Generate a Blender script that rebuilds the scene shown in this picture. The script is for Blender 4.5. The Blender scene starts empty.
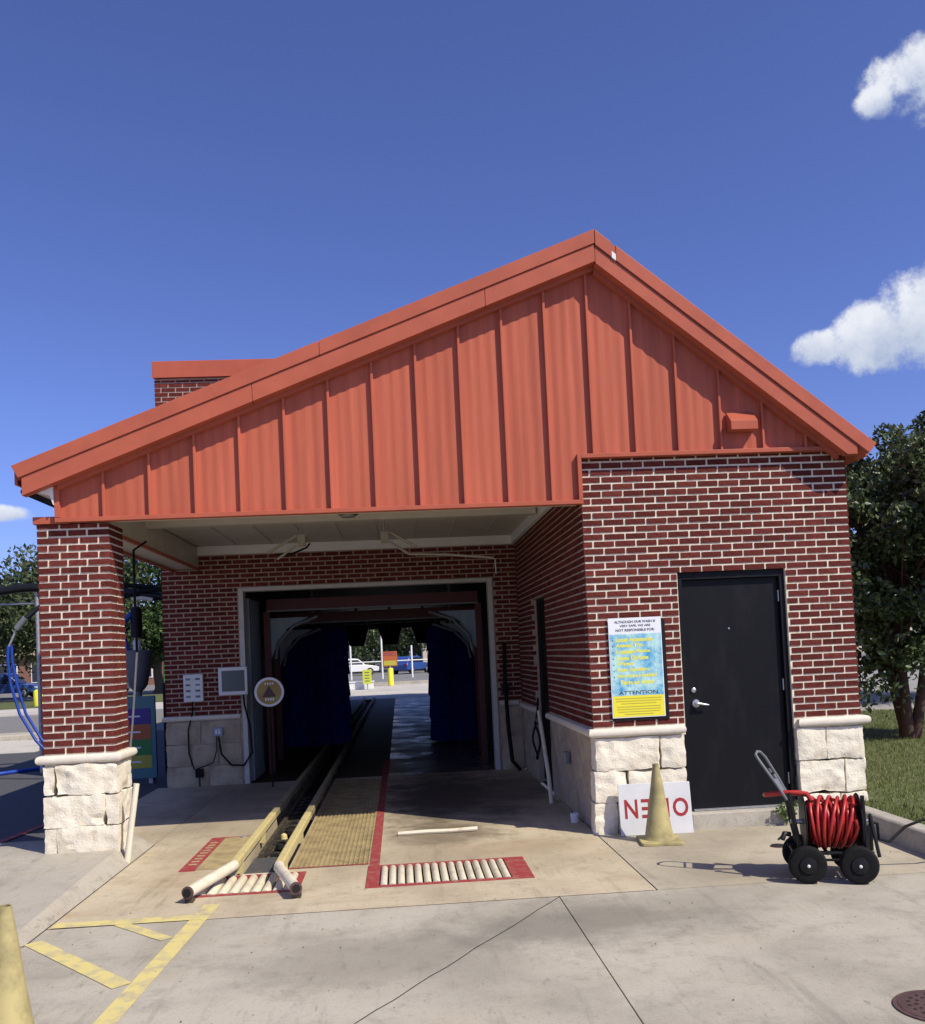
import bpy, bmesh, math, random
import numpy as np
from mathutils import Vector, Matrix, noise

sc = bpy.context.scene
R = math.radians
random.seed(7)
# ------------------------------------------------------------------ camera
CAM = Vector((0.0, -8.75, 1.80))
roll, pitch, yaw = R(2.65), R(2.1), R(4.0)
F = Vector((math.sin(yaw)*math.cos(pitch), math.cos(yaw)*math.cos(pitch), math.sin(pitch)))
R0 = Vector((math.cos(yaw), -math.sin(yaw), 0)); U0 = R0.cross(F)
Rv = R0*math.cos(roll) - U0*math.sin(roll)
Uv = U0*math.cos(roll) + R0*math.sin(roll)
cd = bpy.data.cameras.new('camera'); cam = bpy.data.objects.new('camera', cd)
sc.collection.objects.link(cam); sc.camera = cam
cd.sensor_fit = 'HORIZONTAL'; cd.sensor_width = 36; cd.lens = 36*926/925
cd.shift_y = 105/925; cd.clip_end = 2000; cd.clip_start = 0.05
m3 = Matrix((Rv, Uv, -F)).transposed()
cam.matrix_world = Matrix.Translation(CAM) @ m3.to_4x4()
# ------------------------------------------------------------------ sky and sun
SUN = Vector((0.73, -0.68, 1.06)).normalized()
sun_el = math.asin(SUN.z); sun_az = math.atan2(SUN.x, SUN.y)
w = bpy.data.worlds.new('World'); sc.world = w; w.use_nodes = True
nt = w.node_tree; N = nt.nodes; L = nt.links; N.clear()
out = N.new('ShaderNodeOutputWorld'); bg = N.new('ShaderNodeBackground')
sky = N.new('ShaderNodeTexSky'); sky.sky_type = 'NISHITA'; sky.sun_disc = False
sky.sun_elevation = sun_el; sky.sun_rotation = sun_az
sky.air_density = 0.8; sky.dust_density = 0.7; sky.ozone_density = 4.5
SKY = 0.092
bg.inputs[1].default_value = SKY
def wn(t, **k):
    n = N.new(t)
    for a, b in k.items(): setattr(n, a, b)
    return n
def wmath(op, a, b=None, c=None):
    n = wn('ShaderNodeMath', operation=op)
    for i, v in enumerate((a, b, c)):
        if v is None: continue
        if isinstance(v, (int, float)): n.inputs[i].default_value = v
        else: L.new(v, n.inputs[i])
    return n.outputs[0]
tc = wn('ShaderNodeTexCoord')
# clouds: lumps at places in the sky (direction, half-width, half-height) broken up by noise, and a few scattered ones all round
clouds = [((0.480, 0.740, 0.470), .062, .040), ((0.440, 0.766, 0.462), .022, .018), ((0.505, 0.812, 0.292), .068, .052), ((0.465, 0.838, 0.282), .048, .040),
          ((0.418, 0.864, 0.278), .032, .020), ((-0.385, 0.910, 0.152), .045, .010), ((-0.385, 0.885, 0.268), .02, .008),
          ((-0.75, 0.62, 0.22), .09, .04), ((0.85, 0.40, 0.33), .12, .05), ((-0.6, -0.7, 0.4), .14, .06), ((0.3, -0.88, 0.3), .12, .05), ((-0.95, -0.1, 0.28), .12, .05)]
nz = wn('ShaderNodeTexNoise'); nz.inputs['Scale'].default_value = 19; nz.inputs['Detail'].default_value = 9; nz.inputs['Roughness'].default_value = .68
L.new(tc.outputs['Generated'], nz.inputs['Vector'])
dens = None; shade = None
for (c, hw, hh) in clouds:
    c = Vector(c).normalized()
    r = Vector((c.y, -c.x, 0)).normalized(); u = r.cross(c)
    def dot(v):
        n = wn('ShaderNodeVectorMath', operation='DOT_PRODUCT'); L.new(tc.outputs['Generated'], n.inputs[0]); n.inputs[1].default_value = v
        return n.outputs['Value']
    a = wmath('DIVIDE', dot(r), hw); b = wmath('DIVIDE', dot(u), hh)
    fwd = wmath('GREATER_THAN', dot(c), 0.5)
    d2 = wmath('ADD', wmath('MULTIPLY', a, a), wmath('MULTIPLY', b, b))
    m = wmath('MULTIPLY', wmath('SUBTRACT', 1.0, d2), fwd)
    m = wmath('MAXIMUM', m, -1.2)
    m = wmath('ADD', wmath('MULTIPLY', m, fwd), wmath('MULTIPLY', wmath('SUBTRACT', 1.0, fwd), -1.2))
    dens = m if dens is None else wmath('MAXIMUM', dens, m)
    wg = wn('ShaderNodeClamp'); L.new(wmath('ADD', m, .75), wg.inputs[0])
    s = wmath('MULTIPLY', wmath('MULTIPLY', b, fwd), wg.outputs[0])
    shade = s if shade is None else wmath('ADD', shade, s)
dens = wmath('ADD', wmath('MULTIPLY', dens, .8), wmath('MULTIPLY', wmath('SUBTRACT', nz.outputs['Fac'], .5), 2.1))
mr = wn('ShaderNodeMapRange', interpolation_type='SMOOTHSTEP'); L.new(dens, mr.inputs[0]); mr.inputs[1].default_value = .05; mr.inputs[2].default_value = .62
cov = wmath('MULTIPLY', mr.outputs[0], .96)
mr2 = wn('ShaderNodeMapRange'); L.new(wmath('ADD', wmath('MULTIPLY', shade, .45), wmath('MULTIPLY', wmath('SUBTRACT', nz.outputs['Fac'], .5), 2.2)), mr2.inputs[0])
mr2.inputs[1].default_value = -.55; mr2.inputs[2].default_value = .5
cc = wn('ShaderNodeMix', data_type='RGBA'); L.new(mr2.outputs[0], cc.inputs['Factor'])
cc.inputs['A'].default_value = (.44/SKY, .52/SKY, .70/SKY, 1); cc.inputs['B'].default_value = (.86/SKY, .89/SKY, .95/SKY, 1)
tint = wn('ShaderNodeMix', data_type='RGBA', blend_type='MULTIPLY'); tint.inputs['Factor'].default_value = 1
L.new(sky.outputs[0], tint.inputs['A']); tint.inputs['B'].default_value = (1.25, 1.19, 1.74, 1)
mx = wn('ShaderNodeMix', data_type='RGBA'); L.new(cov, mx.inputs['Factor']); L.new(tint.outputs['Result'], mx.inputs['A']); L.new(cc.outputs['Result'], mx.inputs['B'])
L.new(mx.outputs['Result'], bg.inputs[0]); L.new(bg.outputs[0], out.inputs[0])
sd = bpy.data.lights.new('sun', 'SUN'); sun = bpy.data.objects.new('sun', sd); sc.collection.objects.link(sun)
sd.energy = 5.0; sd.angle = R(.53); sd.color = (1, .925, .77)
sun.rotation_euler = (-SUN).to_track_quat('-Z', 'Y').to_euler(); sun.location = (10, -10, 20)
vs = sc.view_settings; vs.view_transform = 'Standard'; vs.look = 'None'; vs.exposure = 0.0; vs.gamma = 1; vs.use_curve_mapping = False

# ------------------------------------------------------------------ materials
MATS = {}
def mat(name, col, rough=.6, metal=0, var=.0, vscale=8, bump=0, bscale=60, spec=.5, island=0, col2=None, stretch=None, detail=6, emit=None, c2pos=(.42, .68)):
    if name in MATS: return MATS[name]
    m = bpy.data.materials.new(name); m.use_nodes = True; MATS[name] = m
    t = m.node_tree; n = t.nodes; l = t.links; p = n['Principled BSDF']
    p.inputs['Roughness'].default_value = rough; p.inputs['Metallic'].default_value = metal
    p.inputs['Specular IOR Level'].default_value = spec
    p.inputs['Base Color'].default_value = (*col, 1)
    cur = None
    tcn = n.new('ShaderNodeTexCoord'); vec = tcn.outputs['Object']
    if stretch:
        mp = n.new('ShaderNodeMapping'); mp.inputs['Scale'].default_value = stretch; l.new(vec, mp.inputs[0]); vec = mp.outputs[0]
    if var or col2:
        nz = n.new('ShaderNodeTexNoise'); nz.inputs['Scale'].default_value = vscale; nz.inputs['Detail'].default_value = detail; nz.inputs['Roughness'].default_value = .65
        l.new(vec, nz.inputs['Vector'])
        cr = n.new('ShaderNodeValToRGB'); l.new(nz.outputs['Fac'], cr.inputs[0])
        cr.color_ramp.elements[0].position = .3; cr.color_ramp.elements[1].position = .7
        lo = tuple(c*(1-var) for c in col); hi = tuple(min(1, c*(1+var)) for c in col)
        if col2: hi = col2; lo = col; cr.color_ramp.elements[0].position, cr.color_ramp.elements[1].position = c2pos
        cr.color_ramp.elements[0].color = (*lo, 1); cr.color_ramp.elements[1].color = (*hi, 1)
        cur = cr.outputs[0]
    if island:
        g = n.new('ShaderNodeNewGeometry'); oi = n.new('ShaderNodeObjectInfo')
        ad = n.new('ShaderNodeMath'); ad.operation = 'ADD'; l.new(g.outputs['Random Per Island'], ad.inputs[0]); l.new(oi.outputs['Random'], ad.inputs[1])
        fr = n.new('ShaderNodeMath'); fr.operation = 'FRACT'; l.new(ad.outputs[0], fr.inputs[0])
        mrn = n.new('ShaderNodeMapRange'); l.new(fr.outputs[0], mrn.inputs[0]); mrn.inputs[3].default_value = 1-island; mrn.inputs[4].default_value = 1+island
        mm = n.new('ShaderNodeMix'); mm.data_type = 'RGBA'; mm.blend_type = 'MULTIPLY'; mm.inputs['Factor'].default_value = 1
        if cur: l.new(cur, mm.inputs['A'])
        else: mm.inputs['A'].default_value = (*col, 1)
        cb = n.new('ShaderNodeCombineColor')
        for i in range(3): l.new(mrn.outputs[0], cb.inputs[i])
        l.new(cb.outputs[0], mm.inputs['B']); cur = mm.outputs['Result']
    if cur: l.new(cur, p.inputs['Base Color'])
    if bump:
        nb = n.new('ShaderNodeTexNoise'); nb.inputs['Scale'].default_value = bscale; nb.inputs['Detail'].default_value = 5; l.new(vec, nb.inputs['Vector'])
        b = n.new('ShaderNodeBump'); b.inputs['Strength'].default_value = bump; b.inputs['Distance'].default_value = .01
        l.new(nb.outputs['Fac'], b.inputs['Height']); l.new(b.outputs[0], p.inputs['Normal'])
    if emit:
        p.inputs['Emission Color'].default_value = (*emit[0], 1); p.inputs['Emission Strength'].default_value = emit[1]
    return m

def concrete(name, base, dark, warm, rough=.85, wet=False, s=1.0, stains_and_shade=()):
    """weathered concrete: fine grain, blotches, stains and long streaks"""
    m = bpy.data.materials.new(name); m.use_nodes = True; MATS[name] = m
    t = m.node_tree; n = t.nodes; l = t.links; p = n['Principled BSDF']
    tcn = n.new('ShaderNodeTexCoord')
    def nzz(scale, detail=6, rgh=.6, st=None):
        q = n.new('ShaderNodeTexNoise'); q.inputs['Scale'].default_value = scale; q.inputs['Detail'].default_value = detail; q.inputs['Roughness'].default_value = rgh
        if st:
            mp = n.new('ShaderNodeMapping'); mp.inputs['Scale'].default_value = st; l.new(tcn.outputs['Object'], mp.inputs[0]); l.new(mp.outputs[0], q.inputs['Vector'])
        else: l.new(tcn.outputs['Object'], q.inputs['Vector'])
        return q.outputs['Fac']
    def ramp(v, a, b):
        r = n.new('ShaderNodeMapRange'); r.interpolation_type = 'SMOOTHSTEP'; l.new(v, r.inputs[0]); r.inputs[1].default_value = a; r.inputs[2].default_value = b; return r.outputs[0]
    def mix(f, a, b, k=1.0, mode='MIX'):
        q = n.new('ShaderNodeMix'); q.data_type = 'RGBA'; q.blend_type = mode
        if k != 1.0:
            mm = n.new('ShaderNodeMath'); mm.operation = 'MULTIPLY'; l.new(f, mm.inputs[0]); mm.inputs[1].default_value = k; f = mm.outputs[0]
        l.new(f, q.inputs['Factor'])
        for nm, v in (('A', a), ('B', b)):
            if isinstance(v, tuple): q.inputs[nm].default_value = (*v, 1)
            else: l.new(v, q.inputs[nm])
        return q.outputs['Result']
    c = mix(ramp(nzz(.55*s, 5, .6), .42, .66), base, dark, .75)
    c = mix(ramp(nzz(1.3*s, 4, .5, (1, 2.5, 1)), .5, .75), c, warm, .7)
    c = mix(ramp(nzz(4*s, 7, .7), .48, .72), c, dark, .65)
    c = mix(ramp(nzz(2.6*s, 7, .68, (2.2, .22, 1)), .54, .70), c, tuple(x*.75 for x in dark), .5)
    c = mix(ramp(nzz(9*s, 8, .75, (1.5, .5, 1)), .57, .68), c, tuple(x*.5 for x in dark), .55)
    c = mix(ramp(nzz(180, 2, .6), .35, .7), c, tuple(min(1, x*1.25) for x in base), .3)
    c = mix(ramp(nzz(90, 3, .6), .56, .72), c, tuple(x*.6 for x in dark), .5)
    c = mix(ramp(nzz(28*s, 8, .8), .50, .72), c, tuple(x*.8 for x in dark), .45)
    for (sx, sy, rx, ry, k, colr) in stains_and_shade:
        mp = n.new('ShaderNodeMapping'); mp.vector_type = 'TEXTURE'; mp.inputs['Location'].default_value = (sx, sy, 0); mp.inputs['Scale'].default_value = (rx, ry, 50)
        l.new(tcn.outputs['Object'], mp.inputs[0])
        ln = n.new('ShaderNodeVectorMath'); ln.operation = 'LENGTH'; l.new(mp.outputs[0], ln.inputs[0])
        a1 = n.new('ShaderNodeMath'); a1.operation = 'MULTIPLY_ADD'; l.new(nzz(2.2, 6, .65), a1.inputs[0]); a1.inputs[1].default_value = 1.5; a1.inputs[2].default_value = -.75
        a2 = n.new('ShaderNodeMath'); a2.operation = 'ADD'; l.new(ln.outputs['Value'], a2.inputs[0]); l.new(a1.outputs[0], a2.inputs[1])
        c = mix(ramp(a2.outputs[0], 1.1, .25), c, colr, k)
    l.new(c, p.inputs['Base Color']); p.inputs['Roughness'].default_value = rough; p.inputs['Specular IOR Level'].default_value = .5 if wet else .2
    if wet:
        q = n.new('ShaderNodeMapRange'); l.new(nzz(1.1, 5, .6), q.inputs[0]); q.inputs[1].default_value = .35; q.inputs[2].default_value = .65; q.inputs[3].default_value = .16; q.inputs[4].default_value = .5
        l.new(q.outputs[0], p.inputs['Roughness'])
    b = n.new('ShaderNodeBump'); b.inputs['Strength'].default_value = .25 if not wet else .03; b.inputs['Distance'].default_value = .004
    l.new(nzz(140, 4, .7), b.inputs['Height']); l.new(b.outputs[0], p.inputs['Normal'])
    return m

M = dict(
    drive=concrete('driveway_concrete', (.46, .425, .345), (.25, .23, .185), (.42, .37, .28), stains_and_shade=((1.15, -2.7, 1.35, .62, .65, (.15, .14, .115)), (-.3, -3.1, 1.1, .7, .5, (.19, .175, .145)), (-1.55, -2.4, .3, 1.2, .3, (.25, .21, .14)))),
    apron=concrete('apron_concrete', (.53, .455, .325), (.29, .235, .16), (.42, .325, .205), stains_and_shade=((.45, 3.0, 1.1, 3.0, .9, (.055, .046, .034)), (.35, .5, .75, .85, .75, (.15, .115, .075)), (1.3, 3.0, 1.0, 2.2, .6, (.12, .10, .07)), (-2.2, 3.4, 1.1, 2.6, .6, (.14, .115, .08)), (.9, -.3, .9, .5, .35, (.30, .20, .10)), (-1.9, -.6, .4, .9, .3, (.33, .22, .11)))),  # bay spots put shade plus grime into the colour; front ones are stains
    walk=concrete('walkway_concrete', (.46, .41, .31), (.27, .235, .175), (.43, .37, .27), stains_and_shade=((2.6, -1.7, .9, .4, .35, (.24, .21, .16)),)),
    island=concrete('island_concrete', (.42, .385, .32), (.27, .245, .20), (.40, .34, .25)),
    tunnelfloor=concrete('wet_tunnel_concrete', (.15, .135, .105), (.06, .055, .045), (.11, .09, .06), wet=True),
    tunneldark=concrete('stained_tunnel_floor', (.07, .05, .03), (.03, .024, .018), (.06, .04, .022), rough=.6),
    farconc=concrete('far_concrete', (.55, .52, .46), (.38, .36, .33), (.5, .46, .38)),
    kerb=concrete('kerb_concrete', (.46, .43, .36), (.28, .26, .22), (.4, .35, .27), s=3),
    asphalt=mat('asphalt', (.075, .076, .082), .9, var=.3, vscale=30, bump=.3, bscale=200),
    road=mat('road_surface', (.20, .195, .185), .9, var=.15, vscale=3),
    brick=mat('red_brick', (.128, .0285, .0225), .85, var=.35, vscale=25, bump=.5, bscale=150, island=.24, spec=.1),
    mortar=mat('pale_mortar', (.80, .71, .55), .9, var=.2, vscale=20, bump=.4, bscale=200, spec=.2),
    stone=mat('rock_faced_limestone', (.80, .74, .60), .9, col2=(.60, .51, .36), vscale=6, bump=.6, bscale=60, island=.05, spec=.2, c2pos=(.5, .78)),
    sill=mat('cast_stone', (.72, .66, .55), .8, var=.08, vscale=14, bump=.2, bscale=120, spec=.3),
    red=mat('terracotta_painted_metal', (.455, .117, .067), .5, var=.18, vscale=5, spec=.18, stretch=(2.2, 1, .10), island=.04),
    redtrim=mat('terracotta_trim', (.43, .111, .064), .45, var=.12, vscale=2.5, spec=.2, island=.03),
    cream=mat('cream_painted_metal', (.58, .54, .46), .6, var=.08, vscale=4),
    white=mat('white_paint', (.78, .78, .76), .5, var=.05, vscale=10),
    frame=mat('pale_door_frame', (.55, .54, .50), .5, var=.1, vscale=12),
    door=mat('black_door_paint', (.0045, .005, .0065), .5, col2=(.012, .012, .013), vscale=3, stretch=(1.5, 1, .5), c2pos=(.5, .75), spec=.22),
    black=mat('black_metal', (.009, .009, .010), .45, spec=.3, var=.2, vscale=20),
    rubber=mat('black_rubber', (.010, .010, .0105), .8, spec=.2, var=.3, vscale=30, bump=.2, bscale=100),
    steel=mat('steel', (.55, .55, .55), .35, metal=.9, var=.1, vscale=20),
    galv=mat('galvanised_steel', (.42, .43, .44), .5, metal=.6, var=.2, vscale=18),
    hose=mat('red_hose', (.42, .026, .02), .38, var=.15, vscale=30, spec=.5),
    bluehose=mat('blue_hose', (.012, .055, .36), .4, var=.15, vscale=20),
    bluebrush=mat('blue_foam_brush', (.009, .014, .135), .95, var=.4, vscale=7, spec=.1),
    redpaint=mat('red_floor_paint', (.31, .038, .040), .75, col2=(.30, .17, .12), vscale=11, bump=.2, detail=9, c2pos=(.48, .72)),
    redframe=mat('red_machine_paint', (.085, .006, .007), .5, var=.2, vscale=8),
    yellow=mat('yellow_floor_paint', (.66, .56, .21), .8, col2=(.42, .37, .25), vscale=7, bump=.2, bscale=100, detail=10, c2pos=(.46, .66)),
    yellowrail=mat('yellow_rail_paint', (.60, .50, .22), .6, col2=(.36, .30, .18), vscale=13, bump=.2, c2pos=(.48, .85)),
    shaderail=mat('shaded_rail_paint', (.34, .29, .15), .6, col2=(.13, .11, .07), vscale=7, c2pos=(.45, .8)),  # rail paint darkened for the run in shade, dirt mottling on top
    grating=mat('tan_grating', (.42, .33, .16), .8, col2=(.24, .18, .095), vscale=5),
    grey=mat('grey_plastic', (.16, .17, .18), .55, var=.1, vscale=8),
    pitdark=mat('conveyor_pit', (.03, .027, .022), .7, col2=(.10, .075, .045), vscale=9),
    slidegrey=mat('grey_rubber_plate', (.075, .075, .08), .6, col2=(.16, .14, .11), vscale=9, c2pos=(.5, .8)),
    roller=mat('worn_white_roller', (.68, .62, .47), .55, col2=(.34, .28, .18), vscale=7, detail=8, c2pos=(.5, .85)),
    pipe=mat('dirty_white_pipe', (.72, .66, .51), .55, col2=(.45, .37, .22), vscale=7, detail=8, c2pos=(.5, .85)),
    cone=mat('faded_yellow_cone', (.46, .39, .17), .7, col2=(.20, .165, .08), vscale=5, bump=.15, bscale=30, detail=10, c2pos=(.42, .70)),
    bark=mat('tree_bark', (.085, .045, .032), .9, var=.35, vscale=10, bump=.6, bscale=40),
    barkg=mat('grey_bark', (.13, .10, .075), .9, var=.35, vscale=10, bump=.6, bscale=40),
    leaf=mat('dark_leaf', (.082, .115, .046), .4, island=.55, spec=.5),
    leaf2=mat('mid_green_leaf', (.06, .11, .03), .55, island=.5, spec=.4),
    leaf3=mat('oak_leaf', (.075, .10, .04), .6, island=.5, spec=.4),
    grass=mat('grass_blade', (.15, .18, .05), .6, island=.5, spec=.3),
    soil=mat('lawn_soil', (.10, .115, .04), .95, var=.35, vscale=6, bump=.5),
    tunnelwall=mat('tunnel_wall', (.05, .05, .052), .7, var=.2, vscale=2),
    bmortar=mat('shaded_mortar', (.44, .35, .28), .9, var=.2, vscale=8, bump=.4, bscale=200, spec=.2),  # pale mortar darkened to carry the bay shade, along with some grime
    bstone=mat('shaded_limestone', (.50, .42, .30), .9, col2=(.30, .235, .155), vscale=4, bump=.6, bscale=60, island=.08, spec=.2, c2pos=(.4, .72)),  # limestone copy with bay shade put in the colour, plus stain mottling
    bluewall=mat('blue_grey_panel', (.22, .29, .34), .5, var=.15, vscale=6, stretch=(1, 1, .15)),
    screen=mat('grey_screen', (.10, .13, .14), .2, spec=.6),
    text=mat('dark_print', (.05, .05, .10), .6),
    redtext=mat('dark_red_print', (.30, .015, .02), .6),
    yellowsign=mat('yellow_print', (.83, .74, .04), .5), whiteprint=mat('white_print', (.80, .82, .84), .45),
    bluewater=mat('blue_water_print', (.03, .31, .60), .45, col2=(.50, .76, .72), vscale=7, detail=8, c2pos=(.38, .60)),
    yelltext=mat('pale_yellow_print', (.80, .78, .08), .5),
    orange=mat('orange_print', (.42, .11, .03), .5), green=mat('green_print', (.03, .22, .05), .5), purple=mat('purple_print', (.05, .025, .24), .5),
    teal=mat('teal_board', (.07, .20, .22), .5), olive=mat('olive_print', (.45, .40, .05), .5),
    carblue=mat('blue_car_paint', (.03, .08, .28), .3, spec=.6), carwhite=mat('white_car_paint', (.75, .75, .76), .3, spec=.6), carsilver=mat('silver_car_paint', (.35, .36, .38), .3, metal=.3),
    carglass=mat('car_glass', (.02, .025, .03), .1, spec=.8), tyre=mat('tyre', (.02, .02, .02), .8),
    tanroof=mat('tan_roof', (.45, .36, .22), .8), brownwall=mat('brown_wall', (.22, .11, .08), .85), beigewall=mat('beige_wall', (.62, .55, .42), .85),
    rust=mat('rusty_iron', (.10, .055, .05), .75, var=.3, vscale=25, bump=.3), hole=mat('dark_hole', (.01, .009, .008), .9),
    plant=mat('weed_leaf', (.12, .17, .05), .6, island=.4), glassdark=mat('dark_glass', (.01, .012, .016), .12, spec=.6),
    lamp=mat('lamp_lens', (.30, .29, .26), .3), copper=mat('brass', (.45, .30, .10), .4, metal=.8),
)

for k_ in ('leaf', 'leaf2', 'leaf3', 'grass'):
    t_ = M[k_].node_tree; p_ = t_.nodes['Principled BSDF']; tr_ = t_.nodes.new('ShaderNodeBsdfTranslucent'); ms_ = t_.nodes.new('ShaderNodeMixShader'); ms_.inputs[0].default_value = .28
    src = p_.inputs['Base Color'].links[0].from_socket; t_.links.new(src, tr_.inputs[0])
    t_.links.new(p_.outputs[0], ms_.inputs[1]); t_.links.new(tr_.outputs[0], ms_.inputs[2]); t_.links.new(ms_.outputs[0], t_.nodes['Material Output'].inputs[0])

# ------------------------------------------------------------------ mesh helpers
C = sc.collection
class MB:
    def __init__(s): s.v = []; s.f = []
    def add(s, vs, fs):
        o = len(s.v); s.v += [tuple(v) for v in vs]; s.f += [tuple(i+o for i in f) for f in fs]; return s
    def box(s, x0, x1, y0, y1, z0, z1):
        v = [(x, y, z) for z in (z0, z1) for y in (y0, y1) for x in (x0, x1)]
        return s.add(v, [(0, 2, 3, 1), (4, 5, 7, 6), (0, 1, 5, 4), (2, 6, 7, 3), (0, 4, 6, 2), (1, 3, 7, 5)])
    def prism(s, pts, y0, y1):
        """polygon in XZ extruded along Y (points anticlockwise seen from -Y)"""
        n = len(pts); v = [(x, y0, z) for x, z in pts] + [(x, y1, z) for x, z in pts]
        f = [tuple(range(n)), tuple(range(2*n-1, n-1, -1))] + [(i, i+n, (i+1) % n+n, (i+1) % n) for i in range(n)]
        return s.add(v, f)
    def prism_x(s, pts, x0, x1):
        """polygon in YZ extruded along X"""
        n = len(pts); v = [(x0, y, z) for y, z in pts] + [(x1, y, z) for y, z in pts]
        f = [tuple(range(n)), tuple(range(2*n-1, n-1, -1))] + [(i, i+n, (i+1) % n+n, (i+1) % n) for i in range(n)]
        return s.add(v, f)
    def prism_z(s, pts, z0, z1):
        n = len(pts); v = [(x, y, z0) for x, y in pts] + [(x, y, z1) for x, y in pts]
        f = [tuple(range(n-1, -1, -1)), tuple(range(n, 2*n))] + [(i, (i+1) % n, (i+1) % n+n, i+n) for i in range(n)]
        return s.add(v, f)
    def tube(s, pts, r, n=8, cap=True):
        pts = [Vector(p) for p in pts]; k = len(pts); rr = r if hasattr(r, '__len__') else [r]*k
        t = [(pts[min(i+1, k-1)]-pts[max(i-1, 0)]).normalized() for i in range(k)]
        up = Vector((0, 0, 1)) if abs(t[0].z) < .9 else Vector((1, 0, 0))
        a = t[0].cross(up).normalized(); vs = []
        for i in range(k):
            a = (a-t[i]*a.dot(t[i])).normalized(); b = t[i].cross(a)
            vs += [pts[i]+(a*math.cos(2*math.pi*j/n)+b*math.sin(2*math.pi*j/n))*rr[i] for j in range(n)]
        fs = [(i*n+j, i*n+(j+1) % n, (i+1)*n+(j+1) % n, (i+1)*n+j) for i in range(k-1) for j in range(n)]
        if cap: fs += [tuple(range(n-1, -1, -1)), tuple((k-1)*n+j for j in range(n))]
        return s.add(vs, fs)
    def lathe(s, prof, n=24, o=(0, 0, 0), axis='Z'):
        vs = []
        for r, h in prof:
            for j in range(n):
                a = 2*math.pi*j/n; x, y = r*math.cos(a), r*math.sin(a)
                p = {'Z': (x, y, h), 'Y': (x, h, y), 'X': (h, x, y)}[axis]
                vs.append((p[0]+o[0], p[1]+o[1], p[2]+o[2]))
        k = len(prof)
        fs = [(i*n+j, i*n+(j+1) % n, (i+1)*n+(j+1) % n, (i+1)*n+j) for i in range(k-1) for j in range(n)]
        fs += [tuple(range(n-1, -1, -1)), tuple((k-1)*n+j for j in range(n))]
        return s.add(vs, fs)
    def mesh(s, name, smooth=None):
        me = bpy.data.meshes.new(name); me.from_pydata(s.v, [], s.f)
        bm = bmesh.new(); bm.from_mesh(me); bmesh.ops.recalc_face_normals(bm, faces=bm.faces); bm.to_mesh(me); bm.free()
        if smooth is not None:
            me.polygons.foreach_set('use_smooth', [True]*len(me.polygons))
            me.set_sharp_from_angle(angle=R(smooth))
        return me
    def build(s, name, m, parent=None, smooth=None, bevel=0):
        return link(name, s.mesh(name, smooth), m, parent, bevel)
def link(name, me, m=None, parent=None, bevel=0):
    o = bpy.data.objects.new(name, me); C.objects.link(o)
    if m and not me.materials: me.materials.append(M[m] if isinstance(m, str) else m)
    if parent: o.parent = parent
    if bevel:
        b = o.modifiers.new('bevel', 'BEVEL'); b.width = bevel; b.segments = 2; b.limit_method = 'ANGLE'
    return o
def tag(o, label=None, cat=None, group=None, kind=None):
    if label: o['label'] = label
    if cat: o['category'] = cat
    if group: o['group'] = group
    if kind: o['kind'] = kind
    return o
def thing(name, label, cat, loc=(0, 0, 0), rz=0, group=None):
    o = bpy.data.objects.new(name, None); C.objects.link(o); o.location = loc; o.rotation_euler = (0, 0, rz); o.empty_display_size = .1
    return tag(o, label, cat, group)
def text_mesh(body, width, height=None, extrude=.0008, flip=False, bold=0.0):
    """lettering in the XZ plane facing -Y, lower left corner at the origin, fitted to width (and height)"""
    cu = bpy.data.curves.new('lettering', 'FONT'); cu.body = body; cu.size = 1; cu.extrude = 0; cu.offset = bold; cu.resolution_u = 3
    o = bpy.data.objects.new('lettering', cu); C.objects.link(o)
    dg = bpy.context.evaluated_depsgraph_get(); me = bpy.data.meshes.new_from_object(o.evaluated_get(dg))
    bpy.data.objects.remove(o); bpy.data.curves.remove(cu)
    co = np.zeros(len(me.vertices)*3); me.vertices.foreach_get('co', co); co = co.reshape(-1, 3)
    mn, mxx = co.min(0), co.max(0); sx = width/(mxx[0]-mn[0]); sz = height/(mxx[1]-mn[1]) if height else sx
    p = np.zeros_like(co); p[:, 0] = (co[:, 0]-mn[0])*sx; p[:, 2] = (co[:, 1]-mn[1])*sz
    if flip: p[:, 0] = width-p[:, 0]; p[:, 2] = (mxx[1]-mn[1])*sz-p[:, 2]
    me.vertices.foreach_set('co', p.ravel()); me.update(); me.name = 'lettering'
    return me
def lettering(body, x, y, z, width, m, parent, height=None, flip=False, bold=0.0):
    o = link('lettering', text_mesh(body, width, height, flip=flip, bold=bold), m, parent); o.location = (x, y, z); return o

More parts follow.
